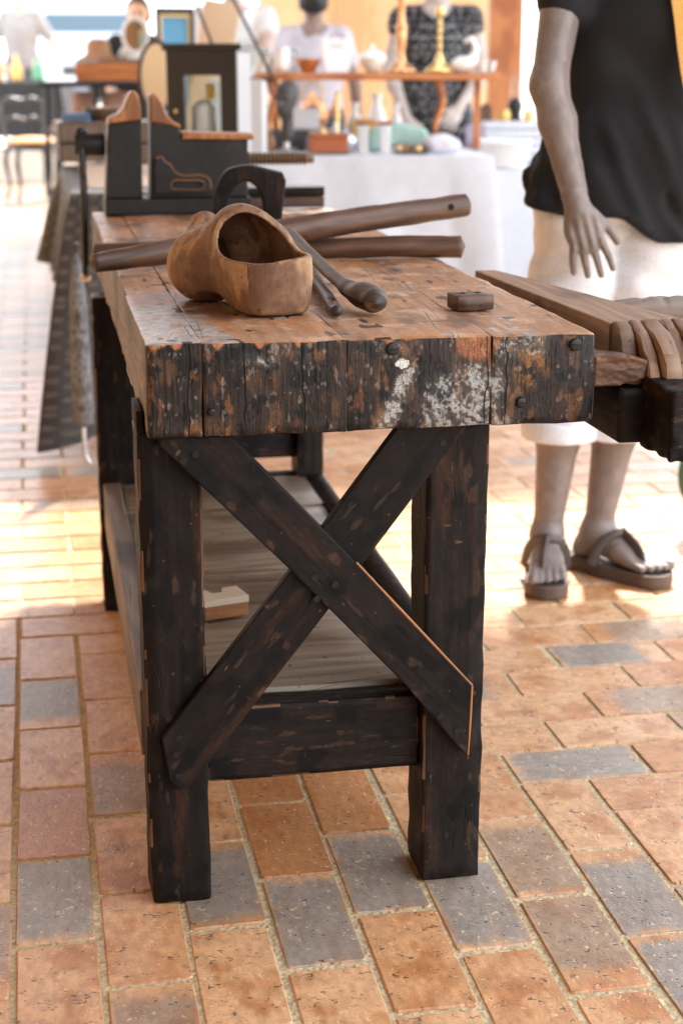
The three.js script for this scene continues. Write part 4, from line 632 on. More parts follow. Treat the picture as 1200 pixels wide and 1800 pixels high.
{ const J = pose(1.0, { elb: [[-0.3, 1.12, -0.02], [0.34, 1.1, -0.05]], wri: [[-0.2, 0.9, 0.1], [0.2, 0.93, 0.06]] });
  const p = thing('person', 'person in a grey shirt and pale blue face mask behind a black table', 'person', hp(-3.5, 0.3, 18.2), -YAW);
  part(p, 'body', bodyShape(J, { cell: 0.027, fine: 0.008 }), skinOf(206, 176, 160)); eyes(p, J, 1); part(p, 'hair', hairShape(J, 1, 0, 0.014), plain(0.18, 0.17, 0.16, 0.6));
  part(p, 'shirt', upperWear(J, { hem: 0.82, sleeve: 0.7, loose: 0.03, cell: 0.027, s: 1380, folds: 0.014 }), clothOf(156, 152, 150, 1382)); part(p, 'trousers', trousers(J, { cell: 0.024, end: 0.08 }), clothOf(90, 90, 96, 1384));
  part(p, 'face_mask', solid((x, y, z) => { const h = J.head; return smax(smax(ell(x, y, z, h[0], h[1] - 0.04, h[2] + 0.026, 0.064, 0.082, 0.09), Math.abs(y - h[1] + 0.045) - 0.045, 0.01), h[2] + 0.03 - z, 0.01); }, [-0.1, 1.42, -0.02], [0.1, 1.66, 0.16], 0.008), plain(0.5, 0.76, 0.86, 0.8)); }

// ---------------------------------------------------------------- stalls and what lies on them
const white = clothOf(212, 213, 217, 2000), copper = plain(0.72, 0.36, 0.16, 0.28, 0.9), brass = plain(0.78, 0.55, 0.2, 0.28, 0.9), silver = plain(0.62, 0.66, 0.7, 0.3, 0.9), china = plain(0.8, 0.79, 0.77, 0.2, 0, { clearcoat: 0.6 }), blackIron = plain(0.02, 0.02, 0.021, 0.45, 0.3), glass = plain(0.9, 0.95, 0.94, 0.03, 0, { transmission: 1, thickness: 0, ior: 1.45 }), gold = plain(0.65, 0.46, 0.18, 0.4, 0.7), blackLacquer = plain(0.016, 0.015, 0.015, 0.35), orangeWood = brownWood(2100, [176, 106, 58], [206, 138, 84], [150, 84, 44], 0.5), amber = plain(0.75, 0.32, 0.06, 0.25), waxYellow = plain(0.8, 0.55, 0.16, 0.5);
const hall = (name, label, cat, X, Y, D, turn = 0, group) => thing(name, label, cat, hp(X, Y, D), turn - YAW, group);
const one = (name, label, cat, g, m, X, Y, D, turn = 0, group) => single(name, label, cat, g, m, hp(X, Y, D), turn - YAW, group);
// a cloth over a rectangular table w x d: flat top and hanging sides with folds. drop(a, x, z): length of the hanging part
function drape(w, d, { drop = () => 0.7, flare = 0.05, fold = 0.025, freq = 16, rows = 12, s = 1, corner = 0.05 } = {}) {
  const path = [], hw = w / 2, hd = d / 2, n = 260, per = 2 * (w + d);
  for (let i = 0; i < n; i++) { let t = i / n * per, p, o; if (t < w) { p = [-hw + t, hd]; o = [0, 1]; } else if ((t -= w) < d) { p = [hw, hd - t]; o = [1, 0]; } else if ((t -= d) < w) { p = [hw - t, -hd]; o = [0, -1]; } else { t -= w; p = [-hw, -hd + t]; o = [-1, 0]; }
    const cx = hw - Math.abs(p[0]), cz = hd - Math.abs(p[1]), k = Math.max(cx, cz); let near = sstep(0.12, 0, k); const od = [mix(o[0], Math.sign(p[0]) * 0.72, near), mix(o[1], Math.sign(p[1]) * 0.72, near)]; path.push([p, od, i / n * per, near]); }
  const pos = [], uv = [], idx = [];
  path.forEach(([p]) => { pos.push(p[0] * 0.985, 0.0, p[1] * 0.985); uv.push(p[0], p[1]); });
  for (let r = 0; r <= rows; r++) path.forEach(([p, o, a, near]) => {
    const t = r / rows, L = drop(a, p[0], p[1]), y = r === 0 ? -0.004 : -0.012 - (L - 0.012) * t, amp = fold * Math.pow(t, 0.7);
    const f = 0.004 + flare * (0.35 + near * 1.3) * Math.pow(t, 0.8) + amp * (Math.sin(a * freq + 3 * n2(a * 2, 0, s)) * 0.6 + (n2(a * freq * 0.6, t * 1.2, s + 1) - 0.5) * 1.6);
    pos.push(p[0] + o[0] * Math.max(f, 0.003), y, p[1] + o[1] * Math.max(f, 0.003)); uv.push(a, y); });
  for (let r = 0; r <= rows; r++) for (let i = 0; i < n; i++) { const a = r * n + i, b = r * n + (i + 1) % n; idx.push(a, a + n, b + n, a, b + n, b); }
  const c = pos.length / 3; pos.push(0, 0, 0); uv.push(0, 0); for (let i = 0; i < n; i++) idx.push(c, i, (i + 1) % n);
  const g = new THREE.BufferGeometry(); g.setAttribute('position', new THREE.Float32BufferAttribute(pos, 3)); g.setAttribute('uv', new THREE.Float32BufferAttribute(uv, 2)); g.setIndex(idx); return toCreasedNormals(g, 1.0);
}
function trestle(t, w, d, h) { part(t, 'table_top', moved(chamfer(w, 0.03, d, 0.004), 0, h - 0.02, 0), orangeWood); for (const x of [-1, 1]) for (const z of [-1, 1]) part(t, 'leg', moved(chamfer(0.04, h - 0.035, 0.04, 0.004), x * (w / 2 - 0.06), (h - 0.035) / 2, z * (d / 2 - 0.06)), orangeWood); }
// table with a dark patterned cloth behind the bench (it stands square to the bench)
{
  const t = thing('stall_table', 'trestle table under the dark patterned cloth behind the bench', 'table', [0.4, 0, -5.6]); trestle(t, 0.58, 1.36, 0.775);
  const pat = surface(256, 256, 0.16, 0.16, (u, v) => { const a = Math.sin(u * 118) * Math.sin(v * 157), b = fb(u * 90, v * 90, 3, 2201), k = sstep(0.1, 0.5, a); return [...lerp3([40, 35, 31], [92, 82, 72], k * 0.6 + b * 0.4), k]; }, { rough: 0.6, bump: 0.001 });
  single('tablecloth', 'dark patterned tablecloth with a long pointed corner hanging to the floor', 'tablecloth', drape(0.6, 1.38, { drop: (a, x, z) => 0.36 + 0.4 * sstep(0.4, 0.0, Math.hypot(x + 0.3, z - 0.69)), flare: 0.1, fold: 0.035, freq: 22, rows: 16, s: 2210 }), pat, [0.4, 0.79, -5.6]);
  const runner = drape(0.5, 1.2, { drop: () => 0.05, fold: 0.004, flare: 0.01, rows: 3, s: 2220 }); single('table_runner', 'pale runner spread over the dark patterned tablecloth', 'cloth', runner, clothOf(226, 206, 184, 2222), [0.41, 0.798, -5.68]);
  const u = thing('furled_umbrella', 'grey mottled furled umbrella hanging hook down beside the dark tablecloth', 'umbrella', [0.1, 0.02, -4.62]);
  const mott = surface(128, 256, 0.12, 0.24, (a, b) => { const k = fb(a * 90, b * 90, 3, 2230); return [...lerp3([66, 66, 68], [140, 146, 150], sstep(0.35, 0.7, k)), k]; }, { rough: 0.35, bump: 0.002 });
  part(u, 'canopy', lathe([[0.004, 0.62], [0.012, 0.6], [0.024, 0.5], [0.028, 0.35], [0.031, 0.2], [0.028, 0.13], [0.012, 0.118], [0.004, 0.118]], 18), mott);
  part(u, 'hook_handle', bar([[0, 0.13, 0, 0.006], [0, 0.06, 0, 0.006], [0.006, 0.02, 0, 0.006], [0.025, 0.006, 0, 0.006], [0.044, 0.02, 0, 0.006], [0.046, 0.035, 0, 0.006]], { seg: 10 }), silver);
  part(u, 'tip', bar([[0, 0.61, 0, 0.004], [0, 0.65, 0, 0.004]], { seg: 8, steps: 4 }), blackIron);
}
{ // black display cabinet with a glass door
  const c = hall('display_cabinet', 'black display cabinet with a small glass door on the stall', 'cabinet', -0.455, 0.805, 5.72, -0.16), w = 0.245, h = 0.4, d = 0.2;
  const side = s => part(c, 'side_panel', moved(chamfer(0.014, h, d, 0.002), s * (w / 2 - 0.007), h / 2, 0), s > 0 ? plain(0.3, 0.3, 0.31, 0.4) : blackLacquer); side(-1); side(1);
  part(c, 'back_panel', moved(chamfer(w - 0.03, h, 0.008, 0.001), 0, h / 2, -d / 2 + 0.005), glass); part(c, 'base_panel', moved(chamfer(w - 0.03, 0.02, d - 0.02, 0.002), 0, 0.011, 0), blackLacquer);
  part(c, 'cornice', moved(chamfer(w + 0.03, 0.022, d + 0.03, 0.004), 0, h + 0.011, 0), blackLacquer);
  const s = new THREE.Shape([[-w / 2, 0], [w / 2, 0], [w / 2, h], [-w / 2, h]].map(p => new THREE.Vector2(...p))); s.holes.push(new THREE.Path([[-0.062, 0.11], [-0.062, 0.318], [0.064, 0.318], [0.064, 0.11]].map(p => new THREE.Vector2(...p))));
  const door = part(c, 'door', moved(extrude(s, 0.016, 0.002), 0, 0, d / 2 + 0.0005), blackLacquer); part(door, 'pane', moved(new THREE.PlaneGeometry(0.126, 0.208), 0.001, 0.214, d / 2 + 0.007), glass); part(door, 'knob', moved(new THREE.SphereGeometry(0.007, 12, 8), -0.092, 0.2, d / 2 + 0.022), brass);
  part(c, 'shelf', moved(chamfer(w - 0.03, 0.008, d - 0.03, 0.001), 0, 0.1, 0), plain(0.5, 0.44, 0.38, 0.6));
  one('white_jar', 'white cylindrical jar inside the black cabinet', 'jar', lathe([[0.0001, 0], [0.042, 0.001], [0.044, 0.01], [0.044, 0.105], [0.03, 0.118], [0.022, 0.13], [0.0001, 0.131]], 22), china, -0.475, 0.912, 5.71); one('yellow_tin', 'yellow tin on top of the white jar in the cabinet', 'tin', moved(chamfer(0.03, 0.05, 0.03, 0.003), 0, 0.025, 0), plain(0.8, 0.48, 0.05, 0.5), -0.452, 1.0445, 5.71);
}
{ const m = hall('oval_mirror', 'oval mirror with a dark frame leaning by the cabinet', 'mirror', -0.69, 0.805, 6.2, 0.1); const e = new THREE.Shape(); e.absellipse(0, 0, 0.072, 0.135, 0, Math.PI * 2); const i = new THREE.Path(); i.absellipse(0, 0, 0.058, 0.12, 0, Math.PI * 2); e.holes.push(i);
  part(m, 'frame', moved(extrude(e, 0.016, 0.004, 24), 0, 0.31, 0), plain(0.07, 0.045, 0.03, 0.4)); const f = new THREE.Shape(); f.absellipse(0, 0, 0.06, 0.122, 0, Math.PI * 2); part(m, 'backing', moved(extrude(f, 0.005, 0.001, 24), 0, 0.31, 0.004), plain(0.78, 0.58, 0.34, 0.5)); part(m, 'stand', bar([[0, 0.18, 0.008, 0.01], [0, 0.05, 0.008, 0.01], [0, 0.012, 0.008, 0.03], [0, 0.004, 0.008, 0.05]], { seg: 14, steps: 12 }), plain(0.07, 0.045, 0.03, 0.4)); }
{ // tilted glass lid behind the cabinet
  const c = hall('glass_case', 'glass display case with its black framed lid tilted open', 'display case', -0.42, 0.805, 6.45); part(c, 'case_box', moved(chamfer(0.2, 0.3, 0.3, 0.004), 0.02, 0.15, 0), plain(0.55, 0.55, 0.56, 0.4));
  const lid = part(c, 'lid_frame', merged([bar([[-0.02, 0.3, 0.12, 0.006], [-0.2, 0.72, -0.06, 0.006]], { seg: 8, steps: 4 }), bar([[0.16, 0.3, 0.12, 0.006], [-0.06, 0.72, -0.06, 0.006]], { seg: 8, steps: 4 }), bar([[-0.2, 0.72, -0.06, 0.006], [-0.06, 0.72, -0.06, 0.006]], { seg: 8, steps: 4 }), bar([[-0.02, 0.3, 0.12, 0.006], [0.16, 0.3, 0.12, 0.006]], { seg: 8, steps: 4 })]), blackIron);
  const g = new THREE.BufferGeometry(); g.setAttribute('position', new THREE.Float32BufferAttribute([-0.02, 0.3, 0.12, 0.16, 0.3, 0.12, -0.06, 0.72, -0.06, -0.2, 0.72, -0.06], 3)); g.setIndex([0, 1, 2, 0, 2, 3]); g.computeVertexNormals(); part(lid, 'lid_pane', g, glass); }
// long stall with a white cloth
{
  const t = hall('stall_table', 'trestle table hidden under the long white cloth', 'table', -0.1, 0, 7.35, 0.1); trestle(t, 1.36, 0.9, 0.775);
  one('tablecloth', 'long white tablecloth hanging in soft folds behind the bench', 'tablecloth', drape(1.4, 0.94, { drop: () => 0.74, flare: 0.06, fold: 0.05, freq: 13, rows: 16, s: 2300 }), white, -0.1, 0.79, 7.35, 0.1);
  const t2 = hall('stall_table', 'low trestle table under the second white cloth', 'table', 0.98, 0, 8.3); trestle(t2, 0.7, 0.8, 0.66); one('tablecloth', 'second white tablecloth on the low table with the wicker basket', 'tablecloth', drape(0.74, 0.84, { drop: () => 0.64, flare: 0.04, fold: 0.02, freq: 17, rows: 12, s: 2310 }), white, 0.98, 0.675, 8.3);
}
{ // raised shelf
  const s = hall('raised_shelf', 'long orange wooden shelf raised on legs above the white stall', 'shelf', 0.155, 0.795, 7.3); part(s, 'board', moved(boxUV(chamfer(1.06, 0.03, 0.22, 0.004), 'x'), 0, 0.315, 0), orangeWood);
  for (const x of [-0.47, 0.27]) part(s, 'leg', bar([[x, 0.3, 0.05, 0.018], [x + 0.02, 0.22, 0.05, 0.017], [x - 0.012, 0.1, 0.05, 0.014], [x - 0.004, 0.006, 0.05, 0.018]], { seg: 12 }), orangeWood); for (const x of [-0.45, 0.45]) part(s, 'leg', moved(chamfer(0.03, 0.296, 0.03, 0.003), x, 0.15, -0.07), orangeWood); }
const SH = 1.1265, TB = 0.7955;
function candlestick(name, label, mat, X, D, h, tw) { const c = hall(name, label, 'candlestick', X, SH, D); part(c, 'foot', lathe([[0.0001, 0], [0.062, 0.001], [0.064, 0.01], [0.045, 0.026], [0.022, 0.045], [0.014, 0.07]], 24), mat); const p = [[0.014, 0.07]]; for (let i = 0; i <= 26; i++) p.push([tw ? 0.008 + 0.004 * Math.sin(i * 1.25) : 0.017 - 0.004 * Math.cos(i / 26 * 9) + (i === 13 ? 0.008 : 0), 0.07 + i / 26 * (h - 0.11)]); p.push([0.018, h - 0.035], [0.02, h - 0.01], [0.012, h], [0.0001, h]); part(c, 'stem', lathe(p, 20), mat); }
candlestick('copper_candlestick', 'tall copper candlestick with a wide foot on the raised shelf', copper, 0.262, 7.3, 0.36, 0); candlestick('brass_candlestick', 'twisted brass candlestick on the raised shelf', brass, 0.43, 7.3, 0.28, 1);
one('white_jug', 'white china jug at the end of the raised shelf', 'jug', merged([lathe([[0.0001, 0], [0.03, 0.001], [0.034, 0.02], [0.036, 0.06], [0.024, 0.09], [0.028, 0.108], [0.026, 0.108], [0.02, 0.09], [0.0001, 0.06]], 20), bar([[0.026, 0.09, 0, 0.004], [0.05, 0.075, 0, 0.004], [0.048, 0.04, 0, 0.004], [0.034, 0.025, 0, 0.004]], { seg: 8, steps: 10 })]), china, -0.26, SH, 7.3);
one('copper_bowl', 'flared copper bowl beside the white bag on the raised shelf', 'bowl', lathe([[0.0001, 0], [0.03, 0.001], [0.032, 0.008], [0.05, 0.04], [0.057, 0.06], [0.054, 0.06], [0.046, 0.04], [0.02, 0.014], [0.0001, 0.013]], 24), copper, -0.145, SH, 7.3);
{ const b = hall('paper_bag', 'white paper bag with string handles on the raised shelf', 'bag', -0.022, SH, 7.3, 0.1); const g = chamfer(0.12, 0.145, 0.06, 0.003), p = g.attributes.position; for (let i = 0; i < p.count; i++) { const t = (p.getY(i) + 0.0725) / 0.145; p.setX(i, p.getX(i) * (0.9 + 0.25 * t)); p.setZ(i, p.getZ(i) * (1 - 0.4 * t)); } g.computeVertexNormals(); part(b, 'bag_body', moved(g, 0, 0.0725, 0), plain(0.82, 0.82, 0.82, 0.6)); part(b, 'bag_handle', bar([[-0.03, 0.14, 0.02, 0.002], [-0.015, 0.162, 0.024, 0.002], [0.015, 0.162, 0.024, 0.002], [0.03, 0.14, 0.02, 0.002]], { seg: 6 }), plain(0.1, 0.1, 0.1, 0.7)); part(b, 'printed_line', moved(chamfer(0.06, 0.006, 0.001, 0.0003), 0, 0.112, 0.0228), plain(0.35, 0.35, 0.35, 0.7)); }
{ const t = hall('glass_tureen', 'round glass tureen with a knobbed lid on the raised shelf', 'tureen', 0.137, SH, 7.3); part(t, 'bowl', lathe([[0.0001, 0], [0.032, 0.001], [0.03, 0.012], [0.056, 0.035], [0.06, 0.065], [0.057, 0.065], [0.05, 0.035], [0.0001, 0.016]], 24), plain(0.75, 0.76, 0.68, 0.15, 0, { clearcoat: 1 })); part(t, 'lid', lathe([[0.06, 0.066], [0.048, 0.085], [0.02, 0.098], [0.007, 0.104], [0.009, 0.116], [0.0001, 0.124]], 24), plain(0.78, 0.79, 0.74, 0.15, 0, { clearcoat: 1 })); }
one('china_swan', 'white china swan with a curved neck at the right of the raised shelf', 'figurine', solid((x, y, z) => smin(ell(x, y, z, 0, 0.035, 0, 0.06, 0.036, 0.035), Math.min(cone(x, y, z, [0.03, 0.04, 0, 0.022], [0.05, 0.1, 0, 0.013]), cone(x, y, z, [0.05, 0.1, 0, 0.013], [0.03, 0.145, 0, 0.011]), cone(x, y, z, [0.03, 0.145, 0, 0.012], [0.0, 0.13, 0, 0.007])), 0.015), [-0.08, -0.005, -0.05], [0.09, 0.17, 0.05], 0.006), china, 0.54, SH, 7.3);
for (const [x, l] of [[0.618, 'small white cup at the right end of the raised shelf'], [0.655, 'small clear goblet at the very end of the raised shelf']]) one('small_cup', l, 'cup', lathe([[0.0001, 0], [0.018, 0.001], [0.012, 0.01], [0.02, 0.03], [0.024, 0.048], [0.021, 0.048], [0.0001, 0.014]], 18), x < 0.64 ? china : plain(0.6, 0.62, 0.62, 0.1, 0, { clearcoat: 1 }), x, SH, 7.27);
{ // carved head on a post
  const s = hall('head_sculpture', 'dark carved wooden head on a short metal post', 'sculpture', -0.232, TB, 6.98, -0.5);
  part(s, 'head', solid((x, y, z) => { let d = smin(ell(x, y, z, 0, 0.245, -0.006, 0.048, 0.058, 0.056), ell(x, y, z, 0, 0.19, 0.016, 0.034, 0.05, 0.038), 0.03); d = smin(d, cone(x, y, z, [0, 0.225, 0.05, 0.007], [0, 0.2, 0.06, 0.012]), 0.01); d = smin(d, ell(x, y, z, 0, 0.176, 0.05, 0.018, 0.008, 0.01), 0.008); d = smin(d, cone(x, y, z, [0, 0.15, -0.004, 0.026], [0, 0.07, -0.004, 0.028]), 0.02); d = smin(d, ell(x, y, z, 0, 0.234, 0.044, 0.036, 0.008, 0.014), 0.01); return d + 0.003 * (n3(x * 150, y * 150, z * 150, 2401) - 0.5) * sstep(0.23, 0.26, y); }, [-0.08, 0.04, -0.09], [0.08, 0.32, 0.09], 0.005), plain(0.045, 0.038, 0.034, 0.5));
  part(s, 'post', moved(cyl(0.014, 0.012, 0.05, 14), 0, 0.045, 0), silver); part(s, 'plinth', moved(chamfer(0.06, 0.02, 0.06, 0.003), 0, 0.01, 0), plain(0.25, 0.25, 0.25, 0.5)); }
{ const b = hall('wooden_box', 'reddish brown wooden box with trinkets on the white cloth', 'box', -0.055, TB, 6.98, 0.05); part(b, 'box_body', moved(boxUV(chamfer(0.165, 0.062, 0.1, 0.006), 'x'), 0, 0.036, 0), tinted(orangeWood, 220, 190, 190, 1)); part(b, 'foot_rim', moved(chamfer(0.172, 0.012, 0.106, 0.003), 0, 0.006, 0), plain(0.2, 0.09, 0.05, 0.5)); part(b, 'lid', moved(boxUV(chamfer(0.168, 0.014, 0.104, 0.004), 'x'), 0, 0.0745, 0), tinted(orangeWood, 226, 196, 196, 1)); }
one('small_figurine', 'small pale figurine standing on the reddish wooden box', 'figurine', lathe([[0.0001, 0], [0.018, 0.001], [0.012, 0.012], [0.01, 0.025], [0.013, 0.032], [0.008, 0.042], [0.0001, 0.046]], 14), plain(0.7, 0.62, 0.55, 0.4), -0.025, TB + 0.0825, 6.97); one('brass_bell', 'little brass bell on the reddish wooden box', 'bell', lathe([[0.014, 0], [0.011, 0.01], [0.008, 0.02], [0.003, 0.024], [0.004, 0.03], [0.0001, 0.032]], 14), brass, -0.08, TB + 0.0825, 6.99);
{ const f = hall('metal_frame', 'small frame of two shiny metal posts under a wooden bar', 'frame', 0.137, TB, 6.95, 0.05); for (const x of [-0.047, 0.047]) part(f, 'post', moved(chamfer(0.042, 0.118, 0.03, 0.003), x, 0.06, 0), silver); part(f, 'crossbar', moved(boxUV(chamfer(0.15, 0.014, 0.036, 0.003), 'x'), 0, 0.1265, 0), bareWood); }
one('green_cloth', 'folded mint green cloth on the white stall', 'cloth', (() => { const g = solid((x, y, z) => smax(Math.abs(y - 0.05 - 0.02 * Math.cos(x * 16)) - 0.045, smax(Math.abs(x) - 0.13, Math.abs(z) - 0.07, 0.02), 0.015) + 0.008 * (n3(x * 20, y * 30, z * 20, 2440) - 0.5), [-0.16, -0.01, -0.1], [0.16, 0.14, 0.1], 0.009); return g; })(), clothOf(166, 196, 184, 2442), 0.25, TB + 0.003, 7.2);
{ const t = hall('trinket_tray', 'dark tray of small brown trinkets before the green cloth', 'tray', 0.3, TB, 6.98); part(t, 'tray_base', moved(chamfer(0.14, 0.012, 0.09, 0.003), 0, 0.006, 0), plain(0.08, 0.06, 0.05, 0.5)); for (let i = 0; i < 9; i++) part(t, 'trinket', moved(new THREE.DodecahedronGeometry(0.011 + 0.006 * hash(i, 3), 0), -0.055 + (i % 5) * 0.027, 0.022, (i > 4 ? 0.018 : -0.018)), [bareWood, plain(0.08, 0.05, 0.03, 0.4), brass][i % 3]); }
one('book_stack', 'stack of dark albums lying behind the carved head', 'books', merged([0, 1, 2].map(i => { const g = chamfer(0.24 - i * 0.02, 0.028, 0.18, 0.003); g.rotateY(0.1 * i); return moved(g, 0.01 * i, 0.015 + i * 0.0285, 0); })), plain(0.035, 0.033, 0.034, 0.5), -0.28, TB, 7.3);
one('tilted_plate', 'pale grey framed plate leaning under the raised shelf', 'plate', (() => { const g = chamfer(0.13, 0.1, 0.008, 0.002); g.rotateX(-0.5); return moved(g, 0, 0.05, 0); })(), plain(0.6, 0.6, 0.62, 0.4), -0.16, TB + 0.085, 7.28);
{ const k = hall('copper_kettle', 'round copper kettle under the raised shelf', 'kettle', -0.13, TB, 7.5); part(k, 'kettle_body', lathe([[0.0001, 0], [0.05, 0.001], [0.066, 0.03], [0.068, 0.07], [0.05, 0.11], [0.03, 0.125], [0.034, 0.135], [0.012, 0.15], [0.012, 0.162], [0.0001, 0.166]], 24), copper); part(k, 'spout', bar([[0.06, 0.05, 0, 0.013], [0.09, 0.09, 0, 0.009], [0.1, 0.12, 0, 0.007]], { seg: 10 }), copper); part(k, 'handle', bar([[-0.045, 0.11, 0, 0.005], [-0.04, 0.18, 0, 0.005], [0, 0.205, 0, 0.005], [0.04, 0.18, 0, 0.005], [0.045, 0.11, 0, 0.005]], { seg: 8 }), brass); k.position.y += 0.085; }
one('kettle_riser', 'pale wooden block under the copper kettle', 'block', moved(chamfer(0.2, 0.08, 0.16, 0.004), 0, 0.0405, 0), plain(0.55, 0.5, 0.45, 0.6), -0.13, TB, 7.5);
for (const [x, d, r, h, l] of [[0.06, 7.45, 0.042, 0.2, 'rounded white china vase under the middle of the raised shelf'], [0.16, 7.5, 0.05, 0.24, 'larger white china vase beside the dark dress under the shelf'], [0.245, 7.4, 0.034, 0.2, 'slender white china vase nearest the curved shelf leg']]) one('china_vase', l, 'vase', lathe([[0.0001, 0], [r * 0.6, 0.001], [r * 0.9, h * 0.25], [r, h * 0.45], [r * 0.6, h * 0.7], [r * 0.35, h * 0.82], [r * 0.55, h], [r * 0.48, h], [r * 0.28, h * 0.82], [0.0001, h * 0.6]], 22), china, x, TB, d);
one('brass_pricket', 'short brass candle holder on a brown dish under the shelf', 'candle holder', lathe([[0.0001, 0], [0.05, 0.001], [0.054, 0.014], [0.03, 0.02], [0.012, 0.04], [0.01, 0.09], [0.014, 0.1], [0.009, 0.12], [0.01, 0.18], [0.016, 0.2], [0.0001, 0.202]], 20), brass, -0.02, TB + 0.045, 7.3);
one('brown_dish', 'brown footed dish under the brass candle holder', 'dish', lathe([[0.0001, 0], [0.05, 0.001], [0.045, 0.02], [0.08, 0.038], [0.085, 0.045], [0.0001, 0.0445]], 22), plain(0.2, 0.08, 0.04, 0.4), -0.02, TB, 7.3);
one('crumpled_napkin', 'crumpled white and mauve napkin at the stall edge', 'napkin', solid((x, y, z) => smax(ell(x, y, z, 0, 0.03, 0, 0.09, 0.045, 0.06) + 0.02 * (n3(x * 28, y * 28, z * 28, 2460) - 0.5), 0.001 - y, 0.004), [-0.12, -0.005, -0.09], [0.12, 0.1, 0.09], 0.008), clothOf(216, 211, 220, 2462), 0.43, TB, 7.05);
// things on and behind the second white table
{ const b = hall('wicker_basket', 'white round wicker basket at the end of the white stall', 'basket', 0.79, 0.6775, 7.98); const st = []; for (let r = 0; r < 9; r++) { const y = 0.008 + r * 0.013, R = 0.098 + r * 0.003, g = new THREE.TorusGeometry(R, 0.0068, 6, 44); g.rotateX(Math.PI / 2); st.push(moved(g, 0, y, 0)); } part(b, 'weave', merged(st), plain(0.72, 0.72, 0.7, 0.7)); const up = []; for (let i = 0; i < 26; i++) { const a = i / 26 * Math.PI * 2; up.push(bar([[Math.cos(a) * 0.1, 0.002, Math.sin(a) * 0.1, 0.0045], [Math.cos(a) * 0.13, 0.122, Math.sin(a) * 0.13, 0.0045]], { seg: 6, steps: 2 })); } part(b, 'stakes', merged(up), plain(0.74, 0.74, 0.72, 0.7)); part(b, 'rim', moved((() => { const g = new THREE.TorusGeometry(0.127, 0.011, 8, 44); g.rotateX(Math.PI / 2); return g; })(), 0, 0.124, 0), plain(0.76, 0.76, 0.74, 0.7)); part(b, 'bottom', moved(cyl(0.098, 0.098, 0.006, 28), 0, 0.006, 0), plain(0.6, 0.6, 0.58, 0.8)); }
one('linen_pile', 'pile of folded white linen behind the wicker basket', 'linen', merged([0, 1, 2, 3, 4].map(i => moved(chamfer(0.42 - i * 0.012, 0.04, 0.3, 0.014), 0.006 * i, 0.0215 + i * 0.041, 0))), white, 0.86, 0.6775, 8.45, 0.05); one('mauve_cloth', 'mauve folded cloth hanging off the white linen pile', 'cloth', solid((x, y, z) => smax(Math.max(Math.abs(x) - 0.05, Math.abs(z) - 0.03), Math.abs(y - 0.1) - 0.1, 0.01) + 0.02 * (n3(x * 24, y * 8, z * 24, 2480) - 0.5), [-0.09, -0.01, -0.06], [0.09, 0.22, 0.06], 0.009), clothOf(170, 158, 174, 2482), 0.66, 0.6775, 8.1);
{ const l = hall('oil_lamp', 'black oil lamp with a glass chimney on the linen pile', 'lamp', 0.895, 0.886, 8.5); part(l, 'lamp_base', lathe([[0.0001, 0], [0.04, 0.001], [0.03, 0.02], [0.034, 0.05], [0.042, 0.075], [0.03, 0.095], [0.018, 0.105]], 20), blackIron); part(l, 'chimney', lathe([[0.018, 0.106], [0.028, 0.13], [0.024, 0.17], [0.014, 0.22]], 18), glass); part(l, 'gallery', moved(new THREE.TorusGeometry(0.02, 0.004, 6, 20).rotateX(Math.PI / 2), 0, 0.106, 0), blackIron); }
for (const [x, l] of [[0.83, 'yellow waxed jar left of the black oil lamp'], [0.95, 'yellow waxed jar right of the black oil lamp']]) one('yellow_jar', l, 'jar', lathe([[0.0001, 0], [0.026, 0.001], [0.028, 0.03], [0.022, 0.045], [0.024, 0.055], [0.0001, 0.056]], 18), waxYellow, x, 0.886, 8.36);
one('toy_block_house', 'small dark toy with amber panes near the shelf end', 'toy', merged([moved(chamfer(0.06, 0.06, 0.05, 0.003), 0, 0.031, 0), (() => { const g = extrude([[-0.036, 0], [0.036, 0], [0, 0.03]], 0.056, 0.002); return moved(g, 0, 0.062, -0.028); })()]), plain(0.12, 0.06, 0.03, 0.5), 0.735, 0.886, 8.4); one('white_tin', 'square white tin beside the dark toy', 'tin', moved(chamfer(0.08, 0.06, 0.05, 0.006), 0, 0.031, 0), china, 0.645 + 0.02, 0.886, 8.5);
// left part of the stall: boxes, bowl, iron table and more
one('blue_book', 'blue clothbound book lying near the bronze bowl', 'book', moved(chamfer(0.1, 0.03, 0.14, 0.003), 0, 0.016, 0), plain(0.12, 0.22, 0.36, 0.6), -1.0, 0.952, 6.25);
{ const c = hall('grey_crate', 'grey wooden crate under the bronze bowl', 'crate', -0.9, 0.8045, 6.25, 0.2); for (const [y, k] of [[0.035, 0], [0.11, 1]]) { part(c, 'slat', moved(chamfer(0.36, 0.064, 0.01, 0.002), 0, y, 0.13), greyWood); part(c, 'slat', moved(chamfer(0.36, 0.064, 0.01, 0.002), 0, y, -0.13), greyWood); part(c, 'slat', moved(chamfer(0.01, 0.064, 0.25, 0.002), -0.175, y, 0), greyWood); part(c, 'slat', moved(chamfer(0.01, 0.064, 0.25, 0.002), 0.175, y, 0), greyWood); } part(c, 'lid', moved(chamfer(0.364, 0.006, 0.276, 0.001), 0, 0.1455, 0), shelfWood); }
one('bronze_bowl', 'wide shallow bronze bowl on the grey crate', 'bowl', lathe([[0.0001, 0], [0.035, 0.001], [0.036, 0.008], [0.062, 0.035], [0.07, 0.05], [0.066, 0.05], [0.05, 0.03], [0.0001, 0.014]], 26), plain(0.42, 0.3, 0.2, 0.3, 0.9), -0.915, 0.9535, 6.27);
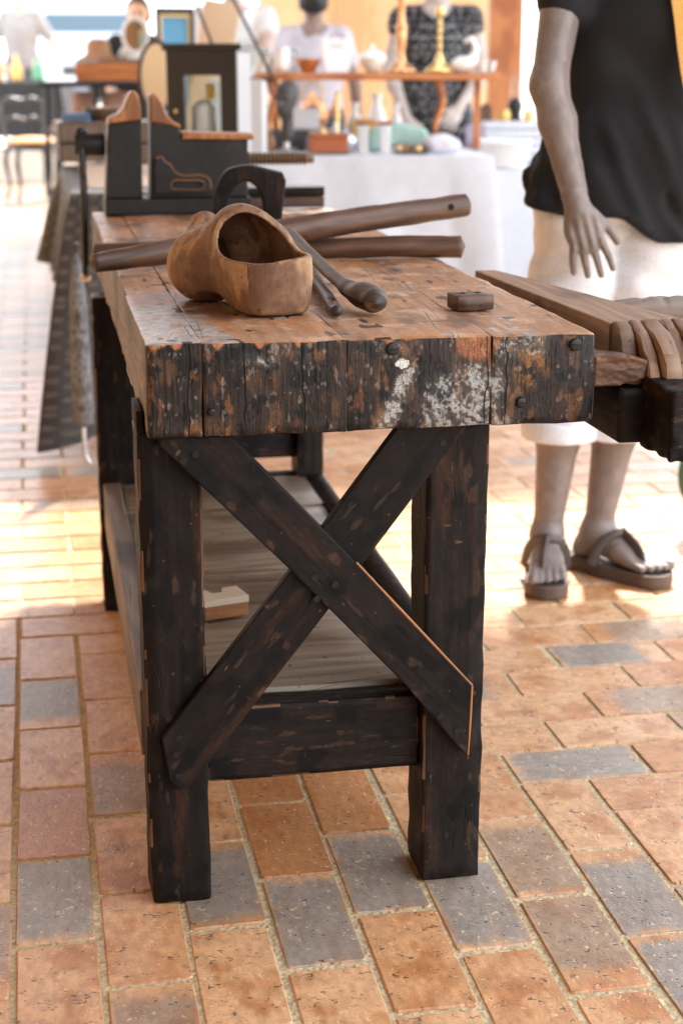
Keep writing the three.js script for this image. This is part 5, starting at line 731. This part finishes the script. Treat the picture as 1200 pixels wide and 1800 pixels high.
{ const t = hall('iron_table', 'black wrought iron console table with pots below', 'table', -1.42, 0, 9.7); part(t, 'top', moved(chamfer(0.62, 0.03, 0.4, 0.004), 0, 1.055, 0), blackIron); for (const x of [-0.28, 0, 0.28]) for (const z of [-0.17, 0.17]) part(t, 'leg', bar([[x, 1.04, z, 0.016], [x * 1.03, 0.6, z, 0.013], [x, 0.3, z, 0.012], [x * 1.06, 0.008, z, 0.016]], { seg: 10 }), blackIron); part(t, 'lower_shelf', moved(chamfer(0.58, 0.02, 0.36, 0.004), 0, 0.8, 0), plain(0.4, 0.26, 0.19, 0.6)); }
for (const [x, r] of [[-1.52, 0.075], [-1.32, 0.085]]) one('clay_pot', r < 0.08 ? 'smaller clay pot under the iron table top' : 'larger clay pot under the iron table top', 'pot', lathe([[0.0001, 0], [r * 0.6, 0.001], [r, 0.08], [r * 0.95, 0.15], [r * 0.7, 0.19], [r * 0.78, 0.2], [r * 0.7, 0.2], [0.0001, 0.12]], 22), plain(0.42, 0.25, 0.18, 0.7), x, 0.8115, 9.7);
{ const c = hall('open_crate', 'orange brown wooden crate standing on the iron table', 'crate', -1.3, 1.0715, 9.65); part(c, 'front_board', moved(boxUV(chamfer(0.46, 0.05, 0.014, 0.002), 'x'), 0, 0.026, 0.11), orangeWood); part(c, 'front_board', moved(boxUV(chamfer(0.46, 0.05, 0.014, 0.002), 'x'), 0, 0.08, 0.11), orangeWood); part(c, 'back_board', moved(boxUV(chamfer(0.46, 0.105, 0.014, 0.002), 'x'), 0, 0.054, -0.11), orangeWood); for (const x of [-0.222, 0.222]) part(c, 'end_board', moved(boxUV(chamfer(0.014, 0.105, 0.204, 0.002), 'y'), x, 0.054, 0), orangeWood); part(c, 'floor_board', moved(chamfer(0.426, 0.01, 0.2, 0.001), 0, 0.006, 0), orangeWood); part(c, 'lid', moved(boxUV(chamfer(0.47, 0.012, 0.25, 0.002), 'x'), 0, 0.1135, 0), shelfWood); }
one('brown_hat', 'soft brown felt hat on the orange crate', 'hat', lathe([[0.0001, 0.12], [0.04, 0.118], [0.062, 0.1], [0.07, 0.06], [0.075, 0.03], [0.11, 0.012], [0.125, 0.006], [0.11, 0.001], [0.0001, 0.001]], 26), plain(0.38, 0.2, 0.1, 0.85), -1.41, 1.1915, 9.65); one('lace_cloth', 'crumpled white lace on the orange crate', 'cloth', solid((x, y, z) => smax(ell(x, y, z, 0, 0.02, 0, 0.085, 0.06, 0.07) + 0.03 * (n3(x * 26, y * 26, z * 26, 2500) - 0.5), 0.001 - y, 0.004), [-0.13, -0.005, -0.1], [0.13, 0.12, 0.1], 0.009), plain(0.74, 0.76, 0.75, 0.8), -1.22, 1.1915, 9.7);
{ const m = hall('small_mirror', 'small oval mirror in a white frame above the crate', 'mirror', -1.19, 1.1915, 9.62, 0.15); const e = new THREE.Shape(); e.absellipse(0, 0, 0.08, 0.105, 0, Math.PI * 2); const i = new THREE.Path(); i.absellipse(0, 0, 0.06, 0.085, 0, Math.PI * 2); e.holes.push(i); part(m, 'frame', moved(extrude(e, 0.02, 0.005, 24), 0, 0.135, 0), china); const f = new THREE.Shape(); f.absellipse(0, 0, 0.062, 0.087, 0, Math.PI * 2); part(m, 'mirror_glass', moved(extrude(f, 0.004, 0.001, 24), 0, 0.135, 0.006), plain(0.85, 0.7, 0.5, 0.05, 1)); part(m, 'stand', moved(lathe([[0.0001, 0], [0.05, 0.001], [0.045, 0.01], [0.012, 0.02], [0.01, 0.034]], 18), 0, 0, 0.01), china); }  // orange tint puts the reflection into the mirror's colour
{ const p = hall('picture_frame', 'dark framed picture with a gold inner edge and blue scene', 'picture', -0.8, 0.8045, 8.0, 0.25); p.scale.set(0.72, 1, 1); const s = new THREE.Shape([[-0.13, 0], [0.13, 0], [0.13, 0.62], [-0.13, 0.62]].map(q => new THREE.Vector2(...q))); s.holes.push(new THREE.Path([[-0.1, 0.03], [-0.1, 0.59], [0.1, 0.59], [0.1, 0.03]].map(q => new THREE.Vector2(...q)))); part(p, 'frame', extrude(s, 0.03, 0.004), plain(0.03, 0.028, 0.027, 0.4)); const t = new THREE.Shape([[-0.1, 0.03], [0.1, 0.03], [0.1, 0.59], [-0.1, 0.59]].map(q => new THREE.Vector2(...q))); t.holes.push(new THREE.Path([[-0.085, 0.045], [-0.085, 0.575], [0.085, 0.575], [0.085, 0.045]].map(q => new THREE.Vector2(...q)))); part(p, 'gold_slip', moved(extrude(t, 0.012, 0.002), 0, 0, 0.004), gold); part(p, 'picture', moved(chamfer(0.176, 0.536, 0.004, 0.0005), 0, 0.31, 0.006), surface(96, 192, 0.2, 0.6, (u, v) => [...(v < 0.3 ? [96, 160, 196] : [54, 54, 58]), 0.5], { rough: 0.6, bump: 0 })); part(p, 'easel_back', moved(chamfer(0.02, 0.6, 0.02, 0.003), 0, 0.3, -0.02), plain(0.06, 0.05, 0.04, 0.6)); }
one('leaning_board', 'tan wooden board leaning behind the cabinet', 'board', (() => { const g = boxUV(timber([-0.08, 0, -0.01], [0.08, 0.62, 0.01], { r: 0.003 }), 'y'); g.rotateZ(-0.18); return g; })(), plain(0.72, 0.5, 0.34, 0.6), -0.62, 0.81, 7.2);
{ const t = hall('stall_table', 'plain wooden table carrying the framed picture and leaning board', 'table', -0.75, 0, 7.65); trestle(t, 0.5, 1.0, 0.8); }
// chair and small side table near the step
{
  const c = hall('carved_chair', 'dark carved chair with an orange padded seat near the step', 'chair', -2.72, 0, 14.4, 0.5), w = plain(0.03, 0.022, 0.018, 0.35);
  part(c, 'seat', moved(solid((x, y, z) => ell(x, y, z, 0, 0.5, 0, 0.22, 0.045, 0.21), [-0.25, 0.44, -0.25], [0.25, 0.56, 0.25], 0.014), 0, 0.02, 0), plain(0.6, 0.28, 0.09, 0.7)); part(c, 'seat_frame', moved(lathe([[0.0001, 0.455], [0.2, 0.456], [0.215, 0.48], [0.21, 0.505], [0.0001, 0.5]], 26), 0, 0, 0), w);
  for (const [x, z] of [[-0.17, 0.16], [0.17, 0.16], [-0.16, -0.17], [0.16, -0.17]]) part(c, 'leg', bar([[x, 0.47, z, 0.022], [x * 1.15, 0.36, z * 1.15, 0.024], [x * 1.02, 0.14, z * 1.0, 0.015], [x * 1.2, 0.015, z * 1.15, 0.016]], { seg: 10 }), w);
  part(c, 'backrest', merged([bar([[-0.17, 0.49, -0.17, 0.016], [-0.2, 0.7, -0.2, 0.018], [-0.19, 0.84, -0.22, 0.018], [-0.1, 0.88, -0.23, 0.02], [0, 0.865, -0.23, 0.02], [0.1, 0.88, -0.23, 0.02], [0.19, 0.84, -0.22, 0.018], [0.2, 0.7, -0.2, 0.018], [0.17, 0.49, -0.17, 0.016]], { seg: 10, steps: 50 }), bar([[-0.19, 0.68, -0.2, 0.013], [-0.09, 0.72, -0.21, 0.016], [0, 0.7, -0.21, 0.018], [0.09, 0.72, -0.21, 0.016], [0.19, 0.68, -0.2, 0.013]], { seg: 10 })]), w);
  const t = hall('side_table', 'small dark side table carrying an amber dish', 'table', -2.5, 0, 14.9); part(t, 'top', moved(chamfer(0.34, 0.025, 0.34, 0.005), 0, 0.575, 0), w); for (const x of [-0.13, 0.13]) for (const z of [-0.13, 0.13]) part(t, 'leg', bar([[x, 0.565, z, 0.016], [x * 0.95, 0.3, z * 0.95, 0.012], [x * 1.15, 0.012, z * 1.15, 0.012]], { seg: 8 }), w);
  one('amber_dish', 'amber glass dish on the small dark side table', 'dish', lathe([[0.0001, 0], [0.05, 0.001], [0.04, 0.015], [0.1, 0.06], [0.11, 0.085], [0.1, 0.085], [0.0001, 0.03]], 22), amber, -2.5, 0.5885, 14.9);
}
{ // raised pavement beyond the hall with a table and a van
  const st = surface(256, 256, 2, 2, (u, v) => { const f = fb(u * 8, v * 8, 4, 2600); return [...lerp3([186, 172, 156], [214, 204, 190], f), f]; }, { rough: 0.9, bump: 0.003 });
  const g = boxUV(chamfer(16, 0.33, 30, 0.02), 'x'); const m = structure('raised_pavement', moved(g, 0, 0.135, 0), st); m.position.set(...hp(-9, 0, 32)); m.rotation.y = -YAW;
  const t = hall('stall_table', 'trestle table under the black cloth on the raised pavement', 'table', -3.55, 0.3, 17.6); trestle(t, 1.2, 0.8, 0.69); one('tablecloth', 'black tablecloth on the table before the grey-shirted person', 'tablecloth', drape(1.24, 0.84, { drop: () => 0.56, s: 2610, fold: 0.02 }), clothOf(42, 42, 44, 2612), -3.55, 1.005, 17.6);
  for (const [x, c, l] of [[-3.19, plain(0.1, 0.32, 0.18, 0.15), 'green glass bottle on the black cloth'], [-3.42, plain(0.75, 0.45, 0.12, 0.3), 'yellow ceramic bottle on the black cloth'], [-3.62, plain(0.7, 0.3, 0.1, 0.4), 'orange stoneware bottle on the black cloth']]) one('bottle', l, 'bottle', lathe([[0.0001, 0], [0.06, 0.001], [0.064, 0.02], [0.064, 0.13], [0.03, 0.19], [0.02, 0.24], [0.024, 0.27], [0.0001, 0.271]], 18), c, x, 1.0065, 17.45);
}
{ // white van parked outside
  const v = hall('white_van', 'white van parked in the sun beyond the market hall', 'van', -4.0, 0.3, 27, 0.08), paint = plain(0.5, 0.52, 0.54, 0.3, 0, { clearcoat: 0.6 }), W = 0.9;
  const prof = new THREE.Shape(); prof.moveTo(-2.4, 0.32); prof.lineTo(1.9, 0.3); prof.quadraticCurveTo(2.2, 0.32, 2.2, 0.6); prof.lineTo(2.14, 0.95); prof.lineTo(1.3, 1.12); prof.lineTo(0.75, 1.72); prof.quadraticCurveTo(0.6, 1.86, 0.3, 1.88); prof.lineTo(-2.2, 1.9); prof.quadraticCurveTo(-2.4, 1.88, -2.4, 1.6); prof.closePath();
  const g = extrude(prof, 2 * W, 0.08); g.rotateY(-Math.PI / 2); part(v, 'van_body', moved(g, W, 0, 0), paint);
  const q = (pts, m, name) => { const b = new THREE.BufferGeometry(); b.setAttribute('position', new THREE.Float32BufferAttribute(pts.flat(), 3)); b.setIndex([0, 1, 2, 0, 2, 3]); b.computeVertexNormals(); return part(v, name, b, m); }, dk = plain(0.05, 0.08, 0.1, 0.3);
  q([[-0.76, 1.38, 1.081], [0.76, 1.38, 1.081], [0.7, 1.66, 0.825], [-0.7, 1.66, 0.825]], dk, 'windscreen'); for (const s of [-1, 1]) { q([[s * 0.905, 1.15, 1.1], [s * 0.905, 1.15, 0.2], [s * 0.905, 1.65, 0.2], [s * 0.905, 1.65, 0.66]], dk, 'side_window'); part(v, 'headlight', moved(chamfer(0.3, 0.16, 0.06, 0.02), s * 0.62, 0.82, 2.15), plain(0.7, 0.74, 0.78, 0.1)); for (const z of [1.35, -1.5]) { const w = new THREE.CylinderGeometry(0.33, 0.33, 0.2, 28); w.rotateZ(Math.PI / 2); const wh = part(v, 'wheel', moved(w, s * 0.82, 0.33, z), plain(0.02, 0.02, 0.02, 0.8)); const r = new THREE.CylinderGeometry(0.2, 0.2, 0.03, 20); r.rotateZ(Math.PI / 2); part(wh, 'rim', moved(r, s * 0.925, 0.33, z), silver); } }
  part(v, 'grille', moved(chamfer(0.7, 0.14, 0.03, 0.01), 0, 0.8, 2.185), plain(0.03, 0.03, 0.03, 0.4)); part(v, 'bumper', moved(chamfer(1.7, 0.22, 0.14, 0.04), 0, 0.45, 2.2), plain(0.12, 0.12, 0.13, 0.5)); part(v, 'wiper', bar([[-0.5, 1.175, 1.29, 0.01], [0.3, 1.2, 1.27, 0.01]], { seg: 6, steps: 4 }), blackIron);
}
hallBox('hall_pillar', 'square orange wooden pillar of the market hall behind the stalls', 'pillar', 0.89, 1.09, 0, ROOF_Y, 10, 10.2, orangeWood);
hallBox('back_wall', 'warm peach plastered wall behind the stalls', 'wall', -0.75, 1.45, -0.03, 4.6, 15, 15.3, plaster); hallBox('wall_pilaster', 'orange pilaster on the peach wall', 'pilaster', -0.02, 0.2, -0.03, 4.4, 14.85, 14.998, plain(0.72, 0.42, 0.22, 0.8));
{ const b = hall('green_bag', 'round green cloth bag standing on the floor beyond the person', 'bag', 1.0, 0, 3.9); part(b, 'bag_body', solid((x, y, z) => smax(ell(x, y, z, 0, 0.16, 0, 0.15, 0.16, 0.12) + 0.012 * (n3(x * 18, y * 18, z * 18, 2700) - 0.5), 0.001 - y, 0.01), [-0.19, -0.01, -0.16], [0.19, 0.36, 0.16], 0.01), clothOf(64, 108, 84, 2702)); part(b, 'bag_handle', bar([[-0.07, 0.29, 0, 0.008], [-0.05, 0.38, 0, 0.008], [0.05, 0.38, 0, 0.008], [0.07, 0.29, 0, 0.008]], { seg: 8 }), clothOf(50, 84, 66, 2704)); }
// smaller wares
one('silver_teapot', 'round silver teapot behind the reddish wooden box', 'teapot', merged([lathe([[0.0001, 0], [0.03, 0.001], [0.05, 0.03], [0.052, 0.05], [0.036, 0.075], [0.012, 0.084], [0.01, 0.094], [0.0001, 0.097]], 20), bar([[0.045, 0.035, 0, 0.009], [0.07, 0.06, 0, 0.006], [0.08, 0.078, 0, 0.005]], { seg: 8, steps: 8 }), bar([[-0.045, 0.065, 0, 0.005], [-0.08, 0.06, 0, 0.005], [-0.078, 0.03, 0, 0.005], [-0.048, 0.025, 0, 0.005]], { seg: 8, steps: 10 })]), silver, 0.02, TB, 7.12);
for (const [x, d, l] of [[-0.03, 7.62, 'stack of white plates under the raised shelf by the kettle'], [0.35, 7.55, 'stack of white plates under the raised shelf by its curved leg']]) one('plate_stack', l, 'plates', merged([0, 1, 2, 3, 4, 5].map(i => moved(lathe([[0.0001, 0], [0.05, 0.001], [0.085, 0.012], [0.084, 0.015], [0.05, 0.005], [0.0001, 0.004]], 24), 0.002 * (i % 3 - 1), i * 0.0075, 0))), china, x, TB, d);
for (const [x, h, m, l] of [[-0.35, 0.12, plain(0.06, 0.09, 0.06, 0.1), 'dark green flask beside the glass case'], [-0.31, 0.09, plain(0.3, 0.14, 0.05, 0.15), 'short brown flask beside the glass case']]) one('flask', l, 'flask', lathe([[0.0001, 0], [0.022, 0.001], [0.024, 0.01], [0.024, h * 0.6], [0.01, h * 0.78], [0.009, h * 0.95], [0.012, h], [0.0001, h + 0.001]], 16), m, x, TB, 7.08);
for (const [x, l] of [[-0.335, 'thin-stemmed wine glass nearest the jug on the raised shelf'], [-0.205, 'thin-stemmed wine glass between jug and copper bowl']]) one('wine_glass', l, 'glass', lathe([[0.0001, 0], [0.024, 0.001], [0.004, 0.006], [0.0035, 0.05], [0.02, 0.065], [0.025, 0.085], [0.021, 0.108], [0.0195, 0.108], [0.023, 0.085], [0.0001, 0.066]], 18), plain(0.8, 0.84, 0.84, 0.05, 0, { transmission: 0.8, thickness: 0 }), x, SH, 7.34);
one('framed_photo', 'small gilt framed photograph propped behind the metal frame', 'picture', (() => { const g = merged([chamfer(0.1, 0.13, 0.012, 0.003), moved(chamfer(0.07, 0.1, 0.004, 0.001), 0, 0, 0.007)]); g.rotateX(-0.2); return moved(g, 0, 0.068, 0); })(), gold, 0.1, TB, 7.35);
for (let i = 0; i < 4; i++) one('silver_spoon', 'silver spoon laid out on the white cloth before the wooden box', 'spoon', bar([[0, 0.004, 0, 0.008], [0, 0.004, -0.03, 0.003], [0, 0.003, -0.13, 0.004]], { seg: 8, steps: 16, flat: 0.35 }), silver, -0.21 + i * 0.022, TB, 6.93, 0.2, 'spoons laid out in a row');
for (let i = 0; i < 9; i++) one('pressed_glass', 'small pressed glass in the row under the raised shelf', 'glass', lathe([[0.0001, 0], [0.016, 0.001], [0.018, 0.03], [0.021, 0.05], [0.018, 0.05], [0.015, 0.01], [0.0001, 0.009]], 14), i % 2 ? china : plain(0.6, 0.62, 0.62, 0.1, 0, { clearcoat: 1 }), -0.3 + i * 0.075 + 0.02 * hash(i, 3), TB, 7.66 + 0.04 * hash(i, 4), 0, 'pressed glasses under the shelf');
renderer.render(scene, camera);
